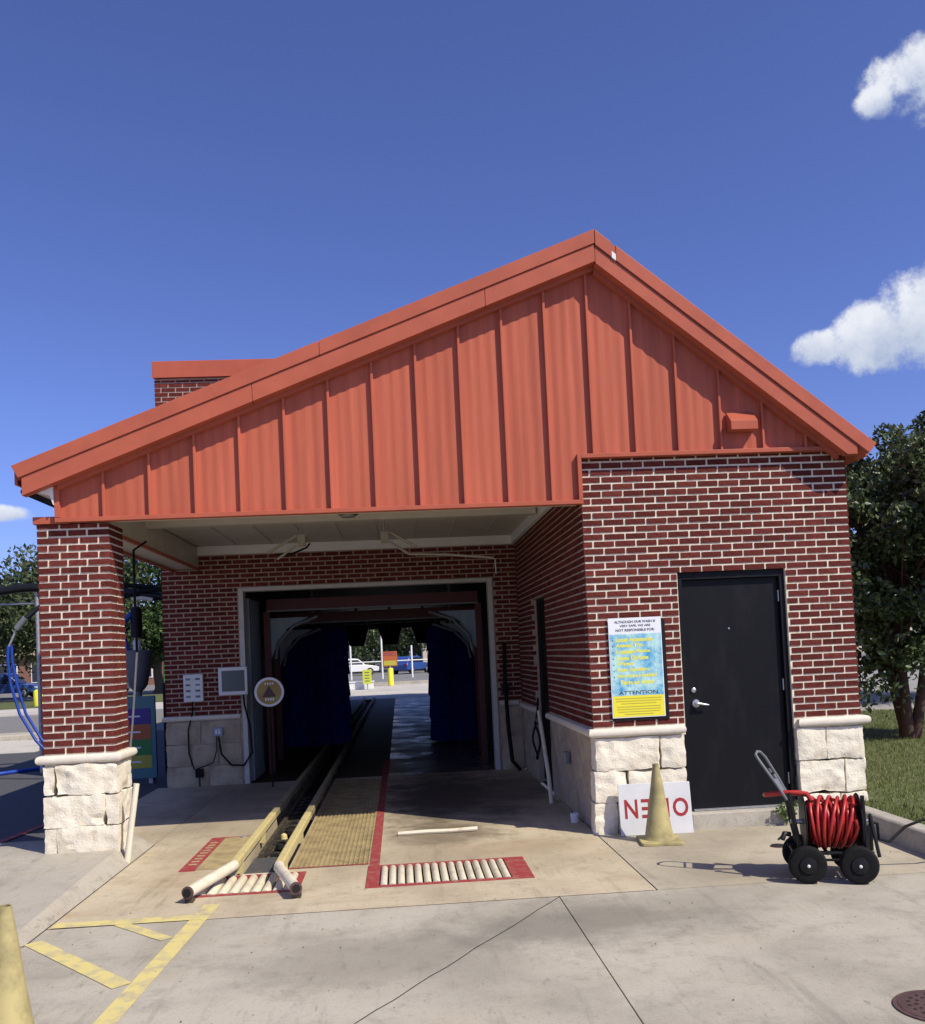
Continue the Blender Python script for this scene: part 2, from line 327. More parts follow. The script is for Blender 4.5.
rng = np.random.default_rng(3)
def np_mesh(name, verts, faces, m, parent=None):
    me = bpy.data.meshes.new(name); k = faces.shape[1]
    me.vertices.add(len(verts)); me.vertices.foreach_set('co', verts.astype(np.float32).ravel())
    me.loops.add(faces.size); me.loops.foreach_set('vertex_index', faces.astype(np.int32).ravel())
    me.polygons.add(len(faces)); me.polygons.foreach_set('loop_start', np.arange(0, faces.size, k, dtype=np.int32))
    me.polygons.foreach_set('loop_total', np.full(len(faces), k, dtype=np.int32)); me.update(calc_edges=True)
    return link(name, me, m, parent)
def leaves(name, centres, size, m, parent, aspect=.5, droop=.3):
    """one small folded leaf (two triangles) at every centre"""
    n = len(centres)
    d = rng.normal(size=(n, 3)); d[:, 2] -= droop; d /= np.linalg.norm(d, axis=1)[:, None]
    e = rng.normal(size=(n, 3)); e[:, 2] *= .6; e = np.cross(d, e); e /= np.linalg.norm(e, axis=1)[:, None]
    nn = np.cross(d, e)
    s = size*rng.uniform(.6, 1.35, (n, 1)); wd = s*aspect
    v = np.empty((n, 4, 3)); v[:, 0] = centres; v[:, 1] = centres+d*s*.5+e*wd*.5+nn*s*.12; v[:, 2] = centres+d*s; v[:, 3] = centres+d*s*.5-e*wd*.5+nn*s*.12
    f = np.arange(n*4).reshape(n, 4)
    f = np.concatenate([f[:, [0, 1, 2]], f[:, [0, 2, 3]]])
    return np_mesh(name, v.reshape(-1, 3), f, m, parent)

# ------------------------------------------------------------------ ground
def sheet(name, pts, z, m, kind='structure'):
    v = [(x, y, z) for x, y in pts]; o = link(name, None or MB().add(v, [tuple(range(len(v)))]).mesh(name), m); return tag(o, kind=kind)
gm = MB()
for a, b, c, d in ((-400, -2.55, -60, 600), (1.85, 400, -60, 600), (-2.55, 1.85, -60, -2.0), (-2.55, 1.85, 29, 600)):
    gm.add([(a, c, -.012), (b, c, -.012), (b, d, -.012), (a, d, -.012)], [(0, 1, 2, 3)])
tag(gm.build('ground', 'asphalt'), kind='structure')
tag(MB().box(-2.53, 1.07, -9.5, -2.062, -.1, 0).build('driveway', 'drive'), kind='structure')
tag(MB().box(1.078, 4.12, -9.5, -2.062, -.1, 0).build('driveway', 'drive'), kind='structure')
tag(MB().box(-8, -2.538, -9.5, -2.43, -.1, -.002).build('driveway', 'drive'), kind='structure')
# apron: real openings are left where the conveyor pit and the roller beds sit
AX0, AX1, AY0 = -2.53, 1.79, -2.05
pit = (-1.47, -1.03, -.75, 29.0)
def apron_cells():
    holes = [pit, (-1.73, -.86, -1.43, -.78), (-.345, .985, -1.475, -.725), (-1.02, -.33, -.62, 5.0)]
    xs = sorted({AX0, AX1, *[h[0] for h in holes], *[h[1] for h in holes]}); ys = sorted({AY0, 5.15, *[min(5.15, h[2]) for h in holes], *[min(5.15, h[3]) for h in holes]})
    mb = MB()
    for i in range(len(xs)-1):
        for j in range(len(ys)-1):
            cx, cy = (xs[i]+xs[i+1])/2, (ys[j]+ys[j+1])/2
            if any(h[0] < cx < h[1] and h[2] < cy < h[3] for h in holes): continue
            mb.add([(xs[i], ys[j], 0), (xs[i+1], ys[j], 0), (xs[i+1], ys[j+1], 0), (xs[i], ys[j+1], 0)], [(0, 1, 2, 3)])
    for h in holes:                                        # side walls of the pits
        d = -.03 if h[0] == -1.02 else (-.12 if h[3] < 5 else -.3)
        a, b, c, e = h[0], h[1], h[2], min(h[3], 29)
        mb.add([(a, c, 0), (b, c, 0), (b, e, 0), (a, e, 0), (a, c, d), (b, c, d), (b, e, d), (a, e, d)], [(0, 1, 5, 4), (1, 2, 6, 5), (2, 3, 7, 6), (3, 0, 4, 7), (4, 5, 6, 7)])
    return mb
me = apron_cells()
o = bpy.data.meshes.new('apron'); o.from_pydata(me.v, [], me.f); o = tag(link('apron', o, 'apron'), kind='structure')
tag(MB().box(-3.6, AX0-.008, .78, 5.15, -.1, 0).build('apron', 'apron'), kind='structure')
tag(MB().box(1.80, 4.16, -2.05, 0.05, -.1, .001).build('walkway', 'walk'), kind='structure')
# raised island under the pillar with a sloping kerb face
isl = MB()
for (a, b) in ((0, 0),):
    v = [(-9, -2.42, 0), (-2.53, -2.42, 0), (-2.53, .8, 0), (-9, .8, 0), (-9, -2.30, .10), (-2.595, -2.30, .085), (-2.66, -.1, .13), (-2.68, .70, .13), (-9, .72, .13)]
    isl.add(v, [(0, 1, 5, 4), (1, 2, 7, 6, 5), (2, 3, 8, 7), (4, 5, 6, 7, 8), (3, 0, 4, 8)])
o = isl.build('pavement_island', 'island'); tag(o, kind='structure')
tag(MB().box(-30, -8.0, -30, .8, -.1, -.004).build('lot', 'island'), kind='structure')
# slab joints are real gaps; cracks are thin dark strips laid on the concrete
def strip(name, pts, wdt, z, m, parent=None, kind='structure'):
    mb = MB(); P = [Vector((x, y, z)) for x, y in pts]
    for a, b in zip(P[:-1], P[1:]):
        d = (b-a).normalized(); nrm = Vector((-d.y, d.x, 0))*wdt/2
        mb.add([a-nrm, b-nrm, b+nrm, a+nrm], [(0, 1, 2, 3)])
    o = mb.build(name, m, parent)
    if not parent: tag(o, kind=kind)
    return o
rr = random.Random(4)
strip('crack', [(-2.532, .8), (-2.532, -2.42)], .016, .0035, 'hole')
strip('crack', [(1.074-1.372*t+rr.uniform(-.008, .008), -2.073-2.04*t+rr.uniform(-.008, .008)) for t in [i/14 for i in range(15)]], .006, .004, 'hole')
# painted markings
for pts, wd in (([(-2.5, -1.99), (-1.46, -2.0)], .13), ([(-1.47, -1.66), (-1.60, -4.6)], .12), ([(-2.50, -2.36), (-1.64, -3.33)], .12), ([(-2.03, -2.04), (-1.60, -2.48)], .09), ([(-2.5, -3.55), (-1.66, -4.5)], .12)):
    strip('yellow_line', pts, wd, .004 if wd != .13 else .0055, 'yellow')
strip('red_line', [(-.335+.045, -.72), (-.29, 5.1)], .085, .004, 'redpaint')
strip('red_line', [(-.29, 5.1), (-.28, 7.2)], .10, .006, 'redpaint')
strip('red_line', [(-1.03, -.64), (-.34, -.64)], .03, .005, 'redpaint')
strip('red_line', [(-4.36, 1.2), (-4.2, 2.6)], .10, .0, 'redpaint'); strip('red_line', [(-6.5, .95), (-3.4, .95)], .10, .001, 'redpaint')
# kerb and lawn at the right
tag(MB().prism([(4.11, -.1), (4.30, -.1), (4.30, .18), (4.165, .18), (4.14, .165)], -9, .02).build('kerb', 'kerb', bevel=.008), kind='structure')
lawn = MB(); nx, ny = 24, 24
lz = lambda x, y: .165+.02*noise.noise((x*.5, y*.5, 0))-.0*y
lv = [(4.3+i*(16-4.3)/nx, -9+j*(19.)/ny) for j in range(ny+1) for i in range(nx+1)]
lawn.add([(x, y, lz(x, y)) for x, y in lv], [(j*(nx+1)+i, j*(nx+1)+i+1, (j+1)*(nx+1)+i+1, (j+1)*(nx+1)+i) for j in range(ny) for i in range(nx)])
tag(lawn.build('lawn', 'soil'), kind='structure')
tag(MB().box(4.3, 40, 10.0, 10.25, -.1, .19).build('kerb', 'kerb'), kind='structure')
tag(MB().box(4.3, 60, 10.25, 40, -.1, .03).build('pavement', mat('grey_pavement', (.30, .285, .26), .9, var=.15, vscale=1.5)), kind='structure')
nb = 90000
gx = 4.3+11.5*rng.random(nb)**1.4; gy = -3+12.9*rng.random(nb)
keep = ~((gx < 4.6) & (gy > 0.0)); gx, gy = gx[keep], gy[keep]; nb = len(gx)
gz = np.array([lz(a, b) for a, b in zip(gx, gy)])-.004
h = rng.uniform(.025, .07, nb); an = rng.uniform(0, 2*np.pi, nb); ln = rng.normal(0, .02, (nb, 2))
v = np.empty((nb, 3, 3)); dx, dy = np.cos(an)*.005, np.sin(an)*.005
v[:, 0] = np.c_[gx-dx, gy-dy, gz]; v[:, 1] = np.c_[gx+dx, gy+dy, gz]; v[:, 2] = np.c_[gx+ln[:, 0], gy+ln[:, 1], gz+h]
tag(np_mesh('grass', v.reshape(-1, 3), np.arange(nb*3).reshape(-1, 3), 'grass'), 'mown green grass blades covering the lawn', 'grass', kind='stuff')
# left lot, road and verge beyond
tag(MB().box(-60, -8.2, 12.6, 16.4, -.1, .0).build('pavement', 'farconc'), kind='structure')
tag(MB().box(-60, -3.6, 17.5, 30, -.1, .0).build('road', 'road'), kind='structure')
tag(MB().box(-60, -3.6, 30, 36, -.1, .05).build('pavement', 'farconc'), kind='structure')
tag(MB().box(-90, -3.6, 36, 47, -.1, .10).build('verge', 'soil'), kind='structure')
tag(MB().box(-90, 60, 47.2, 82, -.1, .02).build('road', 'road'), kind='structure')
tag(MB().prism_z([(-10.6+.9*math.cos(a)*(1 if math.cos(a) > 0 else 1), 16.9+.5*math.sin(a)) for a in [i*math.pi/8 for i in range(16)]], -.05, .14).build('kerb_island', 'kerb', bevel=.03), kind='structure')

# ------------------------------------------------------------------ the car wash building
B = thing('car_wash_building', 'red brick car wash with a terracotta metal gable, limestone base and drive-through tunnel', 'building')
CO, PI_, JH, JV = .0692, .2105, .0185, .0195     # course, brick pitch, bed joint, head joint
FY = .03                                          # face of the brickwork at the front
WALL = {}
class Wall:
    """collects the bricks of one wall; face axis is X (front walls) or Y (side walls); 'out' is the outward direction"""
    def __init__(s, part): s.part = part; s.bricks = []
    def add(s, x0, x1, y0, y1, z0, z1): s.bricks.append((x0, x1, y0, y1, z0, z1))
def split(u0, u1, cuts):
    seg = [(u0, u1)]
    for c0, c1 in cuts:
        seg = [t for a, b in seg for t in ((a, min(b, c0)), (max(a, c1), b)) if t[1]-t[0] > .02]
    return seg
def lay(wall, u0, u1, z0, z1, face, axis, out, openings=(), start=0, corner0=True, corner1=True, depth=.095, phase=0.):
    """running bond between u0 and u1. axis 'X': bricks run along X with the face at y=face; 'Y': along Y with the face at x=face"""
    k = 0; z = z0; proud = .006
    while z < z1-.02:
        zt = min(z+CO-JH, z1)
        cuts = [(a, b) for (a, b, c, d) in openings if zt > c+.01 and z < d-.01]
        off = (k+start) % 2
        edges = [u0]; x = u0 + (PI_ if not off else PI_/2) + phase
        while x < u1-.045: edges.append(x); x += PI_
        edges.append(u1+JV)
        for a, b in zip(edges[:-1], edges[1:]):
            for (p, q) in split(a, b-JV, cuts):
                ja = random.uniform(-.0015, .0015); jz = random.uniform(-.001, .001); pr = proud+random.uniform(-.002, .002)
                lo, hi = (face-pr, face+depth) if out < 0 else (face-depth, face+pr)
                if axis == 'X': wall.add(p+ja, q+ja, lo, hi, z+jz, zt+jz)
                else: wall.add(lo, hi, p+ja, q+ja, z+jz, zt+jz)
        z += CO; k += 1
SH = {}
def place_bricks(walls, limit=300):
    allb = []
    for wl in walls:
        for b in wl.bricks:
            c = Vector(((b[0]+b[1])/2, b[2], (b[4]+b[5])/2)); allb.append(((c-CAM).length/ max(.2, (b[1]-b[0])/.2)**.5, wl, b))
    allb.sort(key=lambda t: t[0])
    def mk(key):
        a, b, c = key; q = MB().box(-a/2, a/2, -b/2, b/2, -c/2, c/2).mesh('brick'); q.materials.append(M['brick']); return q
    for _, wl, b in allb[:limit]:
        key = tuple(round((b[i+1]-b[i])*250)/250 for i in (0, 2, 4)); key = (key[0], .104, round(b[5]-b[4], 4)) if key[1] > .08 and key[1] < .12 else (key[0], key[1], round(b[5]-b[4], 4))
        if key not in SH: SH[key] = mk(key)
        o = bpy.data.objects.new('brick', SH[key]); C.objects.link(o); o.parent = wl.part
        o.location = ((b[0]+b[1])/2, b[2]+key[1]/2, (b[4]+b[5])/2)
    for wl in walls:
        mb = MB()
        ids = {id(t[2]) for t in allb[:limit]}
        for b in wl.bricks:
            if id(b) not in ids: mb.box(*b)
        if mb.v:
            me = bpy.data.meshes.new('brickwork'); me.from_pydata(mb.v, [], mb.f)
            tag(link('brickwork', me, 'brick', wl.part), kind='stuff')
def rock(w_, d_, h_, seed, amp=.022, res=.030, rnd=.006):
    """rock-faced block centred on x,y with its base at z=0"""
    bm = bmesh.new(); bmesh.ops.create_cube(bm, size=1)
    for v in bm.verts: v.co = Vector((v.co.x*w_, v.co.y*d_, (v.co.z+.5)*h_))
    for ax, ln in ((0, w_), (1, d_), (2, h_)):
        cuts = max(1, int(ln/res)-1)
        ed = [e for e in bm.edges if abs((e.verts[0].co-e.verts[1].co)[ax]) > ln*.9 or (abs((e.verts[0].co-e.verts[1].co).normalized()[ax]) > .99)]
        bmesh.ops.subdivide_edges(bm, edges=ed, cuts=cuts, use_grid_fill=True)
    so = Vector((seed*3.7, seed*1.9, seed*2.3))
    for v in bm.verts:
        p = v.co.copy(); q = Vector((max(-w_/2+rnd, min(w_/2-rnd, p.x)), max(-d_/2+rnd, min(d_/2-rnd, p.y)), max(rnd, min(h_-rnd, p.z))))
        dv = p-q
        if dv.length < 1e-6: continue
        nd = dv.normalized()
        ex = min(w_/2-abs(p.x), 1) if abs(nd.x) < .5 else 1; ez = min(p.z, h_-p.z) if abs(nd.z) < .5 else 1; ey = (d_/2-abs(p.y)) if abs(nd.y) < .5 else 1
        e = min(ex, ey, ez); fall = min(1, max(0, e/.016))
        n1 = noise.noise(p*3.2+so); n2 = noise.noise(p*9+so); n3 = noise.noise(p*26+so); hol = max(0, noise.noise(Vector((p.x*5, p.y*5, p.z*7))-so)-.18)
        amt = amp*(n1*.85+n2*.50+n3*.38-1.8*hol+.2)*(.05+.95*fall)
        v.co = q+nd*(rnd*.85)+nd*amt
    me = bpy.data.meshes.new('stone'); bm.to_mesh(me); bm.free()
    me.polygons.foreach_set('use_smooth', [True]*len(me.polygons)); me.set_sharp_from_angle(angle=R(20))
    return me
seedc = [0]
def stone(part, x0, x1, y0, y1, z0, z1, amp=.020, res=.022):
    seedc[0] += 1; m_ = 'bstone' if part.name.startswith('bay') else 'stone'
    o = link('stone', rock(x1-x0-.016, y1-y0, z1-z0-.015, seedc[0], amp, res), m_, part); o.location = ((x0+x1)/2, (y0+y1)/2, z0); return o
def sill(part, x0, x1, y0, y1, z0, z1, r=.035):
    """bullnosed cast-stone cap"""
    h2 = (z1-z0)
    bm = bmesh.new(); bmesh.ops.create_cube(bm, size=1)
    for v in bm.verts: v.co = Vector(((x0+x1)/2+v.co.x*(x1-x0), (y0+y1)/2+v.co.y*(y1-y0), (z0+z1)/2+v.co.z*h2))
    bmesh.ops.bevel(bm, geom=[e for e in bm.edges if abs(e.verts[0].co.z-e.verts[1].co.z) < 1e-5], offset=min(r, h2*.46), segments=4, profile=.5, affect='EDGES')
    me = bpy.data.meshes.new('sill'); bm.to_mesh(me); bm.free(); me.polygons.foreach_set('use_smooth', [True]*len(me.polygons)); me.set_sharp_from_angle(angle=R(40))
    return link('sill', me, 'sill', part)

SZ0, SZ1 = .915, .998                             # sill at the front
# --- pillar
PX0, PX1, PY0, PY1 = -3.29, -2.645, FY, FY+.42
pil = MB().box(PX0+.004, PX1-.004, PY0+.002, PY1-.004, .9, 3.14).build('pillar', 'mortar', B)
wp = Wall(pil)
PS0, PS1 = .935, 1.018
k = 0; z = PS1+.010
while z < 3.135:
    zt = min(z+CO-JH, 3.14); o = k % 2
    f0 = PX0-.004; f1 = PX1+.004; pr = lambda: random.uniform(-.0015, .0015)
    e0 = .193 if not o else .088; e1 = .193 if o else .088; d = lambda e: .088 if e > .1 else .193
    wp.add(f0, f0+e0, PY0-.006+pr(), PY0+d(e0), z, zt); wp.add(f1-e1, f1, PY0-.006+pr(), PY0+d(e1), z, zt)
    x = f0+e0+JV; n_ = 2; ln = (f1-e1-JV-x+JV)/n_
    ln = (f1-e1-x)/2
    for i in range(2): wp.add(x+i*ln, x+(i+1)*ln-JV, PY0-.006+pr(), PY0+.09, z, zt)
    for e, xa, xb in ((d(e1), f1-.09, f1+pr()), (d(e0), f0+pr(), f0+.09)):
        y = PY0+e+JV; 
        rest = PY1-y
        if rest > .26:
            h2 = rest/2; wp.add(xa, xb, y, y+h2-JV, z, zt); wp.add(xa, xb, y+h2, PY1, z, zt)
        else: wp.add(xa, xb, y, PY1, z, zt)
    z += CO; k += 1
MB().box(PX0-.03, -3.0, PY0-.03, PY1+.02, 3.147, 3.215).build('pillar_cap', 'redtrim', pil, bevel=.004)
sill(pil, PX0-.06, PX1+.06, PY0-.06, PY1+.06, PS0, PS1-.002)
for zz in ((.65, .932, ((PX0-.015, -3.19), (-3.19, PX1+.02))), (.36, .65, ((PX0-.02, -2.75), (-2.75, PX1+.02))), (.02, .36, ((PX0-.01, -3.185), (-3.185, PX1+.01)))):
    for a, b in zz[2]: stone(pil, a, b, PY0-.03, PY1+.03, zz[0], zz[1], .022)
# --- office front wall
OX0, OX1 = 1.816, 4.455
DX0, DX1, DZ0, DZ1 = 2.715, 3.785, .158, 2.46
DEEP = 7.0
offw = MB().box(OX0+.006, DX0-.002, FY+.0005, FY+.2, .9, 3.62).box(DX1+.002, OX1-.004, FY+.0005, FY+.2, .9, 3.62).box(DX0-.002, DX1+.002, FY+.0005, FY+.2, DZ1+.004, 3.62).build('office_wall', 'mortar', B)
wo = Wall(offw)
lay(wo, OX0-.004, OX1+.004, SZ1+.012, 3.60, FY, 'X', -1, [(DX0-.01, DX1+.01, 0, DZ1)], start=0)
for a, b in ((OX0-.055, DX0-.012), (DX1+.025, OX1+.075)): sill(offw, a, b, FY-.065, FY+.19, SZ0, SZ1-.002)
stone(offw, OX0+.0, 2.45, FY-.02, FY+.19, .595, .912); stone(offw, 2.45, DX0-.012, FY-.02, FY+.19, .595, .912)
stone(offw, OX0-.02, 2.13, FY-.02, FY+.19, .30, .595); stone(offw, 2.13, DX0-.012, FY-.02, FY+.19, .30, .595)
stone(offw, OX0-.03, 2.0, FY-.02, FY+.19, -.03, .30, .024); stone(offw, 2.0, DX0-.012, FY-.02, FY+.19, -.03, .30)
stone(offw, DX1+.015, 4.09, FY-.02, FY+.19, .595, .912); stone(offw, 4.09, OX1+.01, FY-.02, FY+.19, .595, .912)
stone(offw, DX1+.02, 4.26, FY-.02, FY+.19, .27, .595); stone(offw, 4.26, OX1+.03, FY-.02, FY+.19, .27, .595)
stone(offw, DX1+.02, 4.2, FY-.02, FY+.19, -.05, .27); stone(offw, 4.2, OX1+.02, FY-.02, FY+.19, -.05, .27)
# --- office right wall (out of sight from the front, seen from the side)
rw = MB().box(OX1-.2, OX1-.012, FY+.2, 5.15, 0, 3.62).build('office_side_wall', 'mortar', B)
wr = Wall(rw); lay(wr, FY+.12, 5.1, SZ1+.012, 3.60, OX1-.01, 'Y', 1, depth=.02)
y = FY+.19
while y < 5: stone(rw, OX1-.14, OX1-.005, y, min(y+.6, 5.1), .5, .9, .02, .06); stone(rw, OX1-.14, OX1-.005, y, min(y+.45, 5.1), -.05, .5, .02, .06); y += .6
# --- wall of the office towards the wash bay
BY = 5.15
QY0, QY1, QZ1 = 2.62, 3.75, 2.45
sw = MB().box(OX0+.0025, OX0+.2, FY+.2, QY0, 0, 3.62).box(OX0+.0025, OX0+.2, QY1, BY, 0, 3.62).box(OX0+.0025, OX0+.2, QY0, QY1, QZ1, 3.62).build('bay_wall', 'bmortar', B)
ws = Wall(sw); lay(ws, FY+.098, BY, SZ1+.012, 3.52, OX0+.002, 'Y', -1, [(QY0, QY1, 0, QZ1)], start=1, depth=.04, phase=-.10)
sill(sw, OX0-.055, OX0+.05, FY+.2, QY0-.0, SZ0, SZ1-.004); sill(sw, OX0-.055, OX0+.05, QY1, BY-.01, SZ0, SZ1-.004)
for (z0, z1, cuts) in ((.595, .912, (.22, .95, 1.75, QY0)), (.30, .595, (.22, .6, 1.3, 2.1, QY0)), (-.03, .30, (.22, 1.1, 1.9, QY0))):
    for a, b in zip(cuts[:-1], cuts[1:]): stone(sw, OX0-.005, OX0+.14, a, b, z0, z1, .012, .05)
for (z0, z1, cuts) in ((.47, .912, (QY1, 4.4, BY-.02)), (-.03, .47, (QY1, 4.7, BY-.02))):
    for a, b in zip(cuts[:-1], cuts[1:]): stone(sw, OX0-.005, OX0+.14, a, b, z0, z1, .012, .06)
sdr = MB().box(OX0+.11, OX0+.15, QY0+.05, QY1-.05, .05, QZ1-.05).build('bay_door', 'door', B)
MB().box(OX0+.07, OX0+.16, QY0+.001, QY0+.05, .03, QZ1).box(OX0+.07, OX0+.16, QY1-.05, QY1-.001, .03, QZ1).box(OX0+.07, OX0+.16, QY0+.05, QY1-.05, QZ1-.05, QZ1-.002).build('frame', 'black', sdr)
MB().tube([(OX0+.11, 2.78, 1.08), (OX0+.05, 2.78, 1.08), (OX0+.05, 2.9, 1.08)], .012, 8).build('handle', 'steel', sdr, 40)
# --- back wall of the bay with the tunnel mouth
TX0, TX1, TZ = -2.30, 1.40, 2.85
LX = -3.455
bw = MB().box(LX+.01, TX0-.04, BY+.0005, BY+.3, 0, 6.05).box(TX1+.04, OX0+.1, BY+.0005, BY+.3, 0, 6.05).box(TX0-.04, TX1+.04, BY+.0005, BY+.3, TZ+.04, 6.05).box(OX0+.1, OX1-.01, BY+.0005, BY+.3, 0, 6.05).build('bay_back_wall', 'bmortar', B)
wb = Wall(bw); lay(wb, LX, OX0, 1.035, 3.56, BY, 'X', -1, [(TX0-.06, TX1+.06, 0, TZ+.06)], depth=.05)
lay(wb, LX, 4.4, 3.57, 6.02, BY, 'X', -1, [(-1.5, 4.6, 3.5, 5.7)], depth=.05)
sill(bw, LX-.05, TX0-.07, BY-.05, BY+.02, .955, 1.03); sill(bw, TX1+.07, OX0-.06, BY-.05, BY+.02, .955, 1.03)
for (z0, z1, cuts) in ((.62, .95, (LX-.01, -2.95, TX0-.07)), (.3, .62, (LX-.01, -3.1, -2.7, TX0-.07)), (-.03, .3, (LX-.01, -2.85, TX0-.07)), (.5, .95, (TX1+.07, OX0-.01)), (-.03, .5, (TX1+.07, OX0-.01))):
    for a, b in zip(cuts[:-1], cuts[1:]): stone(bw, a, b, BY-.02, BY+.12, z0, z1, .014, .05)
MB().box(LX-.018, OX1, BY-.05, BY+.4, 6.06, 6.30).build('parapet_cap', 'redtrim', bw, bevel=.006)
MB().box(LX-.022, OX1, BY-.06, BY-.05, 6.05, 6.085).build('drip_edge', 'redtrim', bw)
ef = MB().box(TX0-.04, TX0+.03, BY-.03, BY+.2, 0, TZ+.04).box(TX1-.03, TX1+.04, BY-.03, BY+.2, 0, TZ+.04).box(TX0+.03, TX1-.03, BY-.03, BY+.2, TZ-.02, TZ+.04).build('entrance_frame', 'frame', B, bevel=.004)
# --- tunnel
TE = 29.0
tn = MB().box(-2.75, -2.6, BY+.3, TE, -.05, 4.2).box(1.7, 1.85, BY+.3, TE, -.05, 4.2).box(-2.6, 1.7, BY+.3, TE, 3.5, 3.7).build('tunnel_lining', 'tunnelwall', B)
ex = MB().box(LX, -2.2, TE, TE+.3, 0, 6).box(1.3, OX1, TE, TE+.3, 0, 6).box(-2.2, 1.3, TE, TE+.3, 2.85, 6).build('exit_wall', 'brick', B)
MB().box(LX, -2.75, BY+.3, TE, 0, 6.0).box(1.85, OX1-.01, BY+.3, TE, 0, 6.0).box(-2.75, 1.85, BY+.3, TE, 5.8, 6.0).build('tunnel_block', 'brick', B)
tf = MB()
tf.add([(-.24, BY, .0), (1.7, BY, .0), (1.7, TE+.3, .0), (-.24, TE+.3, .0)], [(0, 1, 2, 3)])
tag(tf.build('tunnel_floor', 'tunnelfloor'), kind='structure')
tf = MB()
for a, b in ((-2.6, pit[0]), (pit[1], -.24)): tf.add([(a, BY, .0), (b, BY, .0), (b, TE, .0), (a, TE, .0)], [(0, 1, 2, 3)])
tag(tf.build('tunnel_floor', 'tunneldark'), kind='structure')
for i in range(5): MB().box(-2.30+i*.0, -2.24, BY+.32+i*.22, BY+.50+i*.22, .0, 2.75).build('door_panel', 'bluewall', ef, bevel=.01)
# --- gable
AXX, AZ = 2.02, 5.75                              # apex of the roof edge
zl = lambda x: AZ+.385*(x-AXX); zr = lambda x: AZ-.808*(x-AXX); top = lambda x: min(zl(x), zr(x))
GB, GO = 3.155, 3.595                             # bottom of the gable over the bay / over the office
gab = MB().prism([(-3.09, GB+.02), (1.79, GB+.02), (1.79, GO+.02), (4.36, GO+.02), (4.36, zr(4.36)-.2), (AXX, AZ-.2), (-3.09, zl(-3.09)-.2)], .0, .027).build('gable', 'red', B)
ribs = [-3.085]+[-2.66+.4185*i for i in range(17)]+[4.36]
ribs = [x for x in ribs if x < 4.4]
def panel(x0, x1):
    """metal pan with soft pencil ribs, sloped at the top"""
    n = 18; v = []; f = []
    xs = sorted(set([x0+(x1-x0)*i/n for i in range(n+1)]+([AXX] if x0 < AXX < x1 else [])+([1.794, 1.797] if x0 < 1.79 < x1 else [])))
    for x in xs:
        t = (x-x0)/.4185; y = -.012-.0027*math.cos(t*math.pi*8)
        zb = GO if x > 1.796 else GB
        zb = zb+.02; zt = max(zb+.01, top(x)-.26)
        v += [(x, y, zb), (x, y, zt)]
    f = [(2*i, 2*i+2, 2*i+3, 2*i+1) for i in range(len(xs)-1)]
    k = len(v); v += [(a, .002, c) for a, b, c in v]
    m = len(xs)
    f += [(2*i+1, 2*i+3, k+2*i+3, k+2*i+1) for i in range(m-1)]+[(2*i, k+2*i, k+2*i+2, 2*i+2) for i in range(m-1)]+[(0, 1, k+1, k), (2*m-2, k+2*m-2, k+2*m-1, 2*m-1)]
    return MB().add(v, f)
for a, b in zip(ribs[:-1], ribs[1:]):
    panel(a+.004, b-.004).build('metal_panel', 'red', gab, 30)
for x in ribs[1:-1]:
    zb = GO if x > 1.8 else GB
    if top(x)-.30 > zb+.05: MB().box(x-.012, x+.012, -.056, -.004, zb+.03, top(x)-.28).build('seam', 'red', gab, bevel=.004)
MB().box(-3.10, -3.055, -.06, .026, GB+.04, zl(-3.08)-.26).build('corner_trim', 'redtrim', gab, bevel=.003)
MB().box(-3.10, 1.815, -.062, .026, GB-.004, GB+.036).build('base_trim', 'redtrim', gab, bevel=.003)
MB().box(1.776, 1.815, -.062, .024, GB+.036, GO+.036).build('base_trim', 'redtrim', gab, bevel=.003)
MB().box(1.815, 4.36, -.062, .026, GO-.004, GO+.036).build('base_trim', 'redtrim', gab, bevel=.003)
# back of the gable, hides the truss space
MB().prism([(-3.08, GB+.01), (1.78, GB+.01), (1.78, GO+.03), (4.34, GO+.03), (AXX, AZ-.25), (-3.08, zl(-3.08)-.25)], .0275, .16).build('gable_backing', 'cream', B)
# vent hood
vh = MB().prism_x([(-.02, 3.99), (-.035, 3.99), (-.15, 3.885), (-.15, 3.80), (-.02, 3.80)], 3.265, 3.53).build('vent_hood', 'redtrim', gab, bevel=.004)
# --- roof: rake boards, edge trim, deck
def band(x0, x1, fn, t0, t1, y0, y1, cut0=0, cut1=0):
    return MB().prism([(x0+cut0, fn(x0+cut0)-t1), (x1+cut1, fn(x1+cut1)-t1), (x1, fn(x1)-t0), (x0, fn(x0)-t0)], y0, y1)
roof = MB().prism([(-3.40, zl(-3.40)-.12), (AXX, AZ-.14), (4.62, zr(4.62)-.14), (4.62, zr(4.62)-.01), (AXX, AZ-.01), (-3.40, zl(-3.40)-.01)], -.10, BY-.07).build('roof', 'red', B)
jl = [-3.42, -.62, AXX]
for a, b in zip(jl[:-1], jl[1:]):
    band(a+(.002 if a > -3 else 0), b-.002, zl, 0, .135, -.206, -.10, .06 if a < -3 else 0, 0).build('edge_trim', 'redtrim', roof, bevel=.004)
for a, b in ((AXX+.004, AXX+.155), (AXX+.20, 4.665)):
    band(a, b, zr, 0, .150, -.206, -.10, 0, -.075 if b > 4 else 0).build('edge_trim', 'redtrim', roof, bevel=.004)
band(AXX+.150, AXX+.205, zr, .012, .10, -.200, -.15).build('edge_trim', 'redtrim', roof)
band(AXX+.158, AXX+.197, zr, .09, .15, -.207, -.15).build('exposed_flashing', 'white', roof)
jl = [-3.335, -1.25, .95, AXX]
for a, b in zip(jl[:-1], jl[1:]): band(a+(.002 if a > -3 else 0), b-.002, zl, .137, .305, -.19, -.085).build('rake_board', 'redtrim', roof, bevel=.003)
